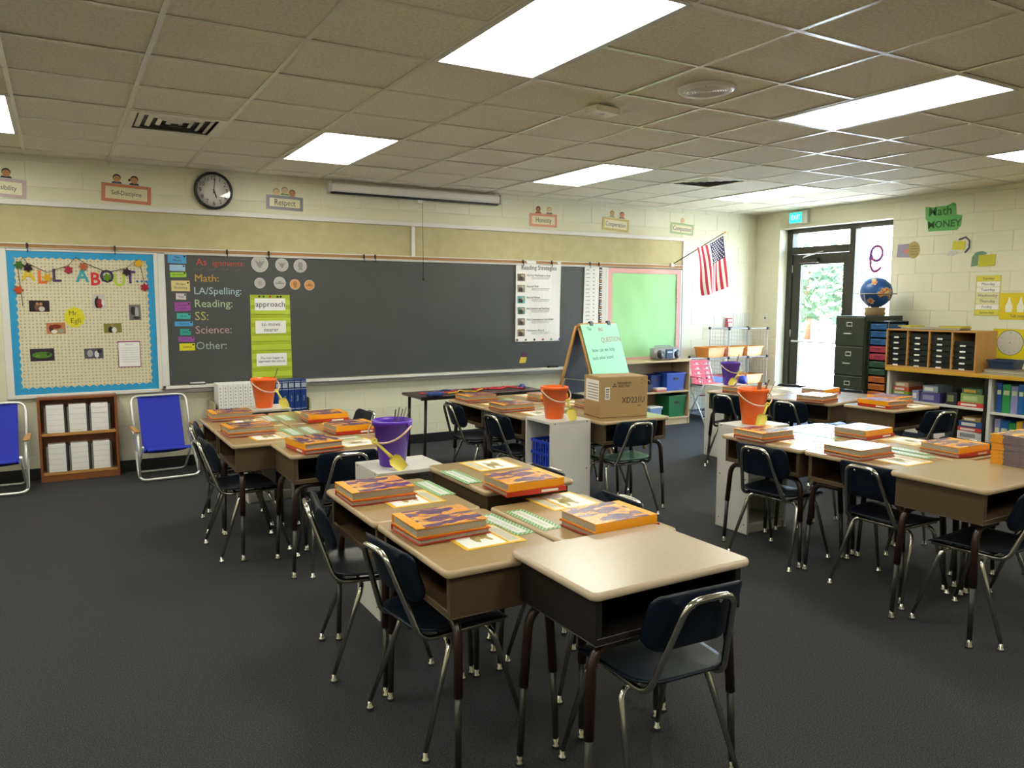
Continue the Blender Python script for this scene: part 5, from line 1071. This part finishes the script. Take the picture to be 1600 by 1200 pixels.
MB().lathe([(r * math.sin(PI * k / 20), zc - r * math.cos(PI * k / 20)) for k in range(21)], M_globe, 36).build('sphere', gl_)
MB().lathe([(r + .003, zc - .022), (r + .045, zc - .020), (r + .047, zc - .016), (r + .045, zc - .012), (r + .003, zc - .012), (r + .003, zc - .022)], hx('a89c88', .4), 40).build('horizon_ring', gl_)
o = MB()
for s in (0, PI): o.tube(fillet([((r + .035) * math.cos(s), (r + .035) * math.sin(s), zc - .018), ((r + .01) * math.cos(s), 0, zc - .10), (.10 * math.cos(s), 0, .09)], .05), .006, hx('a89c88', .4), 6)
o.build('ring_support', gl_)
dt = thing('drawer_tower', 'black tower of coloured plastic drawers beside the filing cabinet', 'drawer tower', (7.66, 5.245, 0), -PI / 2)
f = MB()
for s in (-1, 1):
    for y in (0, .33): f.tube([(s * .112, y, .05), (s * .112, y, 1.31)], .008, M_black, 8)
f.box(-.115, .115, 0, .34, 1.30, 1.31, M_black); f.box(-.115, .115, .335, .34, .06, 1.30, M_black); f.box(-.115, .115, 0, .34, .05, .06, M_black); f.build('tower_frame', dt)
for s in (-1, 1):
    for y in (.01, .32): MB().lathe([(0, -.012), (.024, -.012), (.024, .012), (0, .012)], M_black, 14, Matrix.Translation((s * .105, y, .025)) @ Matrix.Rotation(PI / 2, 4, 'Y')).build('caster', dt)
for k, c in enumerate(('28588c', '28588c', '28588c', 'a03448', 'a03448', '2c4c3c', '2c4c3c', 'a85c24', 'a85c24', 'a85c24', '241c3c', '241c3c', '241c3c', '3c3c6c', '3c3c6c')):
    z1 = 1.29 - k * .082; dw = MB().cbox(-.098, .098, -.012, .32, z1 - .072, z1 - .008, hx(c, .35), .004).build('drawer', dt); MB().cbox(-.04, .04, -.022, -.012, z1 - .03, z1 - .018, hx(c, .35), .003).build('handle', dw)

# ---------------------------------------------------------------- counter with shelves, mail sorter
CX, CZ = 7.60, .828
ctp = thing('countertop', 'long pale countertop with a yellow oak edge along the wall', 'countertop', (0, 0, 0))
MB().box(CX + .014, WX - .002, 3.0, 5.115, CZ - .034, CZ, hx('a89c80', .4)).build('worktop', ctp); MB().cbox(CX, CX + .014, 3.0, 5.115, CZ - .036, CZ + .001, M_oaky, .003).build('oak_edge', ctp)
def cunit(y0, y1, body, backm, lb, sz):
    t = thing('shelf_unit', lb, 'shelf unit', (CX + .03, (y0 + y1) / 2, 0), -PI / 2); a = (y1 - y0) / 2; d = WX - CX - .04; z1 = CZ - .037
    MB().cbox(-a, -a + .03, 0, d, 0, z1, body, .002).build('side_panel', t); MB().cbox(a - .03, a, 0, d, 0, z1, backm, .002).build('side_panel', t); MB().box(-a + .03, a - .03, d - .012, d - .004, .06, z1, hx('7c7868')).build('back_panel', t)
    for z in sz: MB().cbox(-a + .03, a - .03, .0, d - .012, z, z + .022, body if z > .2 else M_black, .002).build('shelf_board', t)
    MB().box(-a + .03, a - .03, .03, .04, 0, .06, M_black).build('kick_board', t); return t
cunit(4.06, 5.105, M_white, M_black, 'open shelf unit full of board games below the mail sorter', (.06, .47)); cunit(3.01, 4.055, M_white, M_white, 'white shelf unit with upright green and blue books', (.06, .45))
# note: the units face the room, contents stand on their shelves
def gbox(y, z, w, h, c, lb, d=.26, x=None, c2='d8d4c8', s=None):
    t = thing('game_box', lb, 'box', (CX + .06 + d / 2 if x is None else x, y, z), -PI / 2 + R(random.uniform(-2, 2)), 'boxes and books on the games shelf')
    MB().cbox(-w / 2, w / 2, -d / 2, d / 2, 0, h, hx(c, .45), .003).build('box_lid', t); MB().box(-w * .38, w * .2, -d / 2 - .001, -d / 2, h * .25, h * .75, hx(c2, .5)).build('box_print', t)
    if s: text(s, h * .55, flat((.9, .9, .85)), t, (0, -d / 2 - .0015, h * .5), 'box_title')
z = .493
gbox(4.96, z, .19, .05, '2c5cac', 'blue flat game box at the bottom by the drawer tower'); gbox(4.96, z + .051, .18, .035, '7c9c34', 'olive game box second in the pile by the drawer tower'); gbox(4.955, z + .087, .18, .045, 'c04828', 'red-orange game box third in the pile by the drawer tower'); gbox(4.955, z + .133, .15, .045, 'c0a080', 'tan box topping the pile by the drawer tower')
gbox(4.795, z, .07, .11, '8888b0', 'small lilac box standing beside the game pile'); gbox(4.64, z, .20, .10, '4c4480', 'dark violet game box at the shelf middle', c2='8c88a8'); gbox(4.64, z + .101, .16, .07, '8c98a4', 'grey box on top of the violet game box'); gbox(4.42, z, .11, .13, '24282c', 'black box in the shelf middle', c2='787c50')
gbox(4.225, z, .26, .042, 'd0342c', 'red game box with white lettering on the games shelf', s='GAMES'); gbox(4.215, z + .043, .23, .085, '90a860', 'light green game box on the red one', c2='b4c48c'); gbox(4.22, z + .129, .20, .055, '4c6c4c', 'dark green box on the light green one', c2='c8a040')
z = .083
gbox(4.22, z, .27, .045, 'b8b0ac', 'grey textbook at the bottom of the lower pile'); gbox(4.22, z + .046, .25, .045, 'b8b0b0', 'second pale textbook in the lower pile'); gbox(4.22, z + .092, .25, .075, 'd4d0cc', 'white lettered textbooks box in the lower pile', c2='8c8c94'); gbox(4.215, z + .168, .25, .04, 'c83c30', 'red textbook under the blue one'); gbox(4.21, z + .209, .24, .06, '2c5088', 'blue textbook in the lower pile'); gbox(4.21, z + .27, .18, .04, 'a08448', 'ochre box topping the lower pile')
gbox(4.80, z, .24, .30, '28303c', 'dark box in the lower shelf by the drawer tower'); gbox(4.5, z, .2, .2, '3c4038', 'dark olive box low on the games shelf')
cols = ['1c4c90', '2c8c4c', '8c8cb8', '1c5c9c', '2c9450', 'd8a428', '7c84b8', '1c4c90', '2c8c4c', 'd8a428', '2c6cac', '18407c', '2c8c4c', '2c7c8c', 'd8a428', '1c4c90', '2c8c4c', '8c8cb8']
for lvl, (z, h_) in enumerate(((.473, .285), (.083, .325))):
    y = 4.0
    for k in range(17):
        w = (.05, .074, .062)[k % 3]; y -= w + .003
        if y < 3.1: break
        t = thing('upright_book', '%s upright book, %s along the %s shelf from the games unit' % ({'1c4c90': 'navy', '2c8c4c': 'green', '8c8cb8': 'lilac', '1c5c9c': 'blue', '2c9450': 'green', 'd8a428': 'yellow', '7c84b8': 'lilac', '2c6cac': 'blue', '18407c': 'navy', '2c7c8c': 'teal'}[cols[(k + lvl * 2) % 18]], ('first', 'second', 'third', 'fourth', 'fifth', 'sixth', 'seventh', 'eighth', 'ninth', 'tenth', 'eleventh', 'twelfth', 'thirteenth', 'fourteenth', 'fifteenth', 'sixteenth', 'seventeenth')[k], ('upper', 'lower')[lvl]), 'book', (CX + .07, y + w / 2, z), -PI / 2, 'upright coloured books in the white unit')
        MB().cbox(-w / 2, w / 2, 0, .21, 0, h_ - .012 * (k % 3), hx(cols[(k + lvl * 2) % 18], .4), .003).build('book_cover', t); MB().box(-w * .35, w * .35, -.0008, 0, h_ * .6, h_ * .75, hx('c8d4a8', .5)).build('spine_label', t)
# mail sorter: 4 columns x 6 trays
so = thing('mail_sorter', 'oak mail sorter with four columns of black paper trays', 'mail sorter', (7.63, 4.665, CZ), -PI / 2); a, d, h = .475, .36, .405
for s in (-1, 1): MB().cbox(s * a - (.016 if s > 0 else 0), s * a + (.016 if s < 0 else 0), 0, d, 0, h, M_wood, .002).build('side_panel', so)
MB().cbox(-a + .016, a - .016, 0, d, h - .016, h, M_wood, .002).build('top_panel', so); MB().cbox(-a + .016, a - .016, 0, d, 0, .022, M_wood, .002).build('bottom_panel', so); MB().box(-a + .016, a - .016, d - .008, d - .002, .022, h - .016, M_black).build('back_panel', so)
cw = (2 * a - .032 - 3 * .016) / 4
for c in range(4):
    xl = -a + .016 + c * (cw + .016)
    if c: MB().cbox(xl - .016, xl, 0, d - .008, .022, h - .016, M_wood, .002).build('divider', so)
    for k in range(6):
        if (c, k) in ((3, 5),): continue
        z = .024 + k * .058; tr = MB().box(xl + .002, xl + cw - .002, .012, d - .02, z, z + .003, M_black).box(xl + .002, xl + .004, .012, d - .02, z + .003, z + .012, M_black).box(xl + cw - .004, xl + cw - .002, .012, d - .02, z + .003, z + .012, M_black).box(xl + .004, xl + cw - .004, .03, .034, z + .003, z + .05, M_black).build('tray', so)
        MB().box(xl + .07, xl + .125, .008, .012, z - .004, z + .012, M_paper).build('label_tab', tr)
# papers and things on top of the sorter and the counter
def paper_stack(nm, x, y, z, w, d, n, cols_, lb, rz, grp=None):
    t = thing(nm, lb, 'papers', (x, y, z), rz, grp)
    for k in range(n):
        j = random.uniform(-.012, .012); MB().box(-w / 2 + j, w / 2 + j, -d / 2, d / 2, k * .007, k * .007 + .006, hx(cols_[k % len(cols_)], .5)).build('paper_packet', t)
paper_stack('poster_roll_stack', 7.80, 4.72, CZ + .4055, .62, .20, 3, ('5c5c5c', 'b8b4a8', '9c988c'), 'grey and white packets lying on the mail sorter', -PI / 2)
paper_stack('yellow_folder_stack', 7.80, 4.50, CZ + .4275, .22, .20, 3, ('c8b83c', 'd4c858', 'b8a440'), 'yellow folders at the near end of the sorter top', -PI / 2 + .1); paper_stack('yellow_booklet', 7.82, 4.98, CZ + .4275, .16, .2, 2, ('d8cc3c', 'c0b030'), 'yellow booklet at the cabinet end of the sorter top', -PI / 2 - .15)
paper_stack('paper_stack', 7.83, 3.93, CZ + .0005, .42, .30, 7, ('8c806c', 'b0a894', '6c6454', 'c8c4b4'), 'wide grey stack of papers on the counter below the clock poster', -PI / 2)
bin_(7.86, 4.03, CZ + .0505, .24, .2, .085, '2c3c58', 'dark blue tray bin on the paper stack below the clock poster', 'paper_bin', False, rz=-PI / 2)

# ---------------------------------------------------------------- posters on the right wall
def wthing(nm, lb, cat, y, z, grp=None, rot=0):
    t = thing(nm, lb, cat, (WX - .001, y, z), -PI / 2, grp); return t
def rect(w, h): return [(-w / 2, -h / 2), (w / 2, -h / 2), (w / 2, h / 2), (-w / 2, h / 2)]
mw = wthing('math_sign', 'ragged green hand-lettered Math sign high on the wall', 'sign', 5.0, 2.42); rnd = random.Random(3)
MB().poly([(-.20, .135), (-.10, .12), (-.06, .125), (.04, .125), (.10, .15), (.13, .14), (.15, .02), (.21, .01), (.20, -.10), (.16, -.14), (-.15, -.135), (-.17, -.02), (-.19, .0)], .003, hx('58a850')).build('green_paper', mw)
text('Math', .13, hx('205820'), mw, (-.03, -.0036, .07), 'sign_writing', bold=.002); text('MONEY', .105, hx('205820'), mw, (.02, -.0036, -.07), 'sign_writing', bold=.002)
p1 = wthing('number_poster', 'small lilac and gold character cut-out nearest the window', 'poster', 5.37, 2.105, 'small cut-out posters under the math sign')
MB().poly([(-.14, -.08), (.02, -.09), (.02, .06), (-.13, .06)], .003, hx('948ca0')).build('lilac_paper', p1); MB().poly(disc(.075, 14, .06, -.01, .95, 1.25), .004, hx('a89454')).build('gold_shape', p1); MB().poly(disc(.028, 10, -.03, -.02), .0045, hx('c87c6c')).build('pink_spot', p1)
for k in range(4): MB().box(.02, .11, -.0048, -.004, -.06 + k * .03, -.054 + k * .03, hx('5c4c2c')).build('pattern_line', p1)
p2 = wthing('yellow_note_poster', 'yellow note held by a curved grey cut-out figure', 'poster', 4.805, 2.105, 'small cut-out posters under the math sign')
MB().poly([(-.07, -.03), (.06, -.04), (.07, .05), (-.06, .06)], .005, hx('ccc034')).build('yellow_paper', p2); MB().poly([(-.13, -.09), (-.10, -.04), (-.03, -.04), (0, -.07), (-.06, -.10)], .003, hx('c8c8c0')).build('white_shape', p2); MB().tube([(.0, -.003, .07), (.07, -.004, .09), (.11, -.004, .05), (.11, -.004, -.02), (.07, -.004, -.07)], .010, hx('645c6c'), 6).build('grey_tail', p2)
p3 = wthing('green_note_poster', 'yellow note with a green and grey cut-out behind it', 'poster', 4.535, 1.955, 'small cut-out posters under the math sign')
MB().poly([(-.13, -.07), (-.06, -.06), (-.04, .03), (.03, .06), (-.02, .09), (-.09, .075), (-.125, .03)], .003, hx('6c8c74')).build('green_shape', p3); MB().poly([(-.06, -.075), (.11, -.07), (.115, .05), (-.055, .045)], .005, hx('c4bc30')).build('yellow_paper', p3)
dy = wthing('weekday_chart', 'yellow and white days of the week chart', 'chart', 4.475, 1.583)
MB().poly(rect(.255, .415), .002, hx('c8c078')).build('chart_backing', dy)
for k, s in enumerate(('Sunday', 'Monday', 'Tuesday', 'Wednesday', 'Thursday', 'Friday', 'Saturday')):
    z = .175 - k * .0583; cd = MB().box(-.115, .115, -.0045, -.002, z - .026, z + .026, hx('d8cc44') if k in (0, 6) else hx('dcd8a8') if k in (3, 4) else M_paper).build('day_card', dy); text(s, .042, DT, cd, (0, -.005, z), 'day_writing')
yp = wthing('measuring_poster', 'bright yellow poster with white jugs, cut by the picture edge', 'poster', 4.10, 1.475)
MB().poly(rect(.50, .27), .003, hx('d8c010', .4)).build('poster_sheet', yp)
for k in range(4): MB().poly([(-.19 + k * .11, -.06), (-.13 + k * .11, -.06), (-.125 + k * .11, 0), (-.145 + k * .11, .045), (-.155 + k * .11, .09), (-.165 + k * .11, .09), (-.175 + k * .11, .045), (-.195 + k * .11, 0)], .0036, hx('e4e0c8')).build('printed_jug', yp)
text('Tell measurement', .045, DT, yp, (-.01, -.0038, -.10), 'poster_writing', sx=.8)
kp = wthing('clock_poster', 'yellow poster with a blank white clock face', 'poster', 4.195, 1.095)
MB().poly(rect(.40, .30), .003, hx('d8c418', .4)).build('poster_sheet', kp); MB().poly(disc(.128, 36, -.03, .012), .0036, hx('3c4030')).build('clock_ring', kp); MB().poly(disc(.123, 36, -.03, .012), .0042, hx('c8c0b4')).build('clock_face', kp)
for n in range(1, 13): a = R(90 - 30 * n); text(str(n), .022, hx('78746c'), kp, (-.03 + .10 * math.cos(a), -.0044, .012 + .10 * math.sin(a)), 'numeral')
MB().poly(disc(.005, 10, -.03, .012), .0048, M_black).build('centre_pin', kp)
# red paper scrap on the floor under the carton cluster
tag(MB().box(-.09, .09, -.03, .03, 0, .002, hx('c82c34')).build('paper_scrap', None, (2.95, 6.35, .001)), 'red paper scrap on the carpet under the carton cluster', 'paper')
for p in (PD, PDH, PDP, PC, PCG, BT, BR, SP, STP, WB):
    assert p['label'], p.name
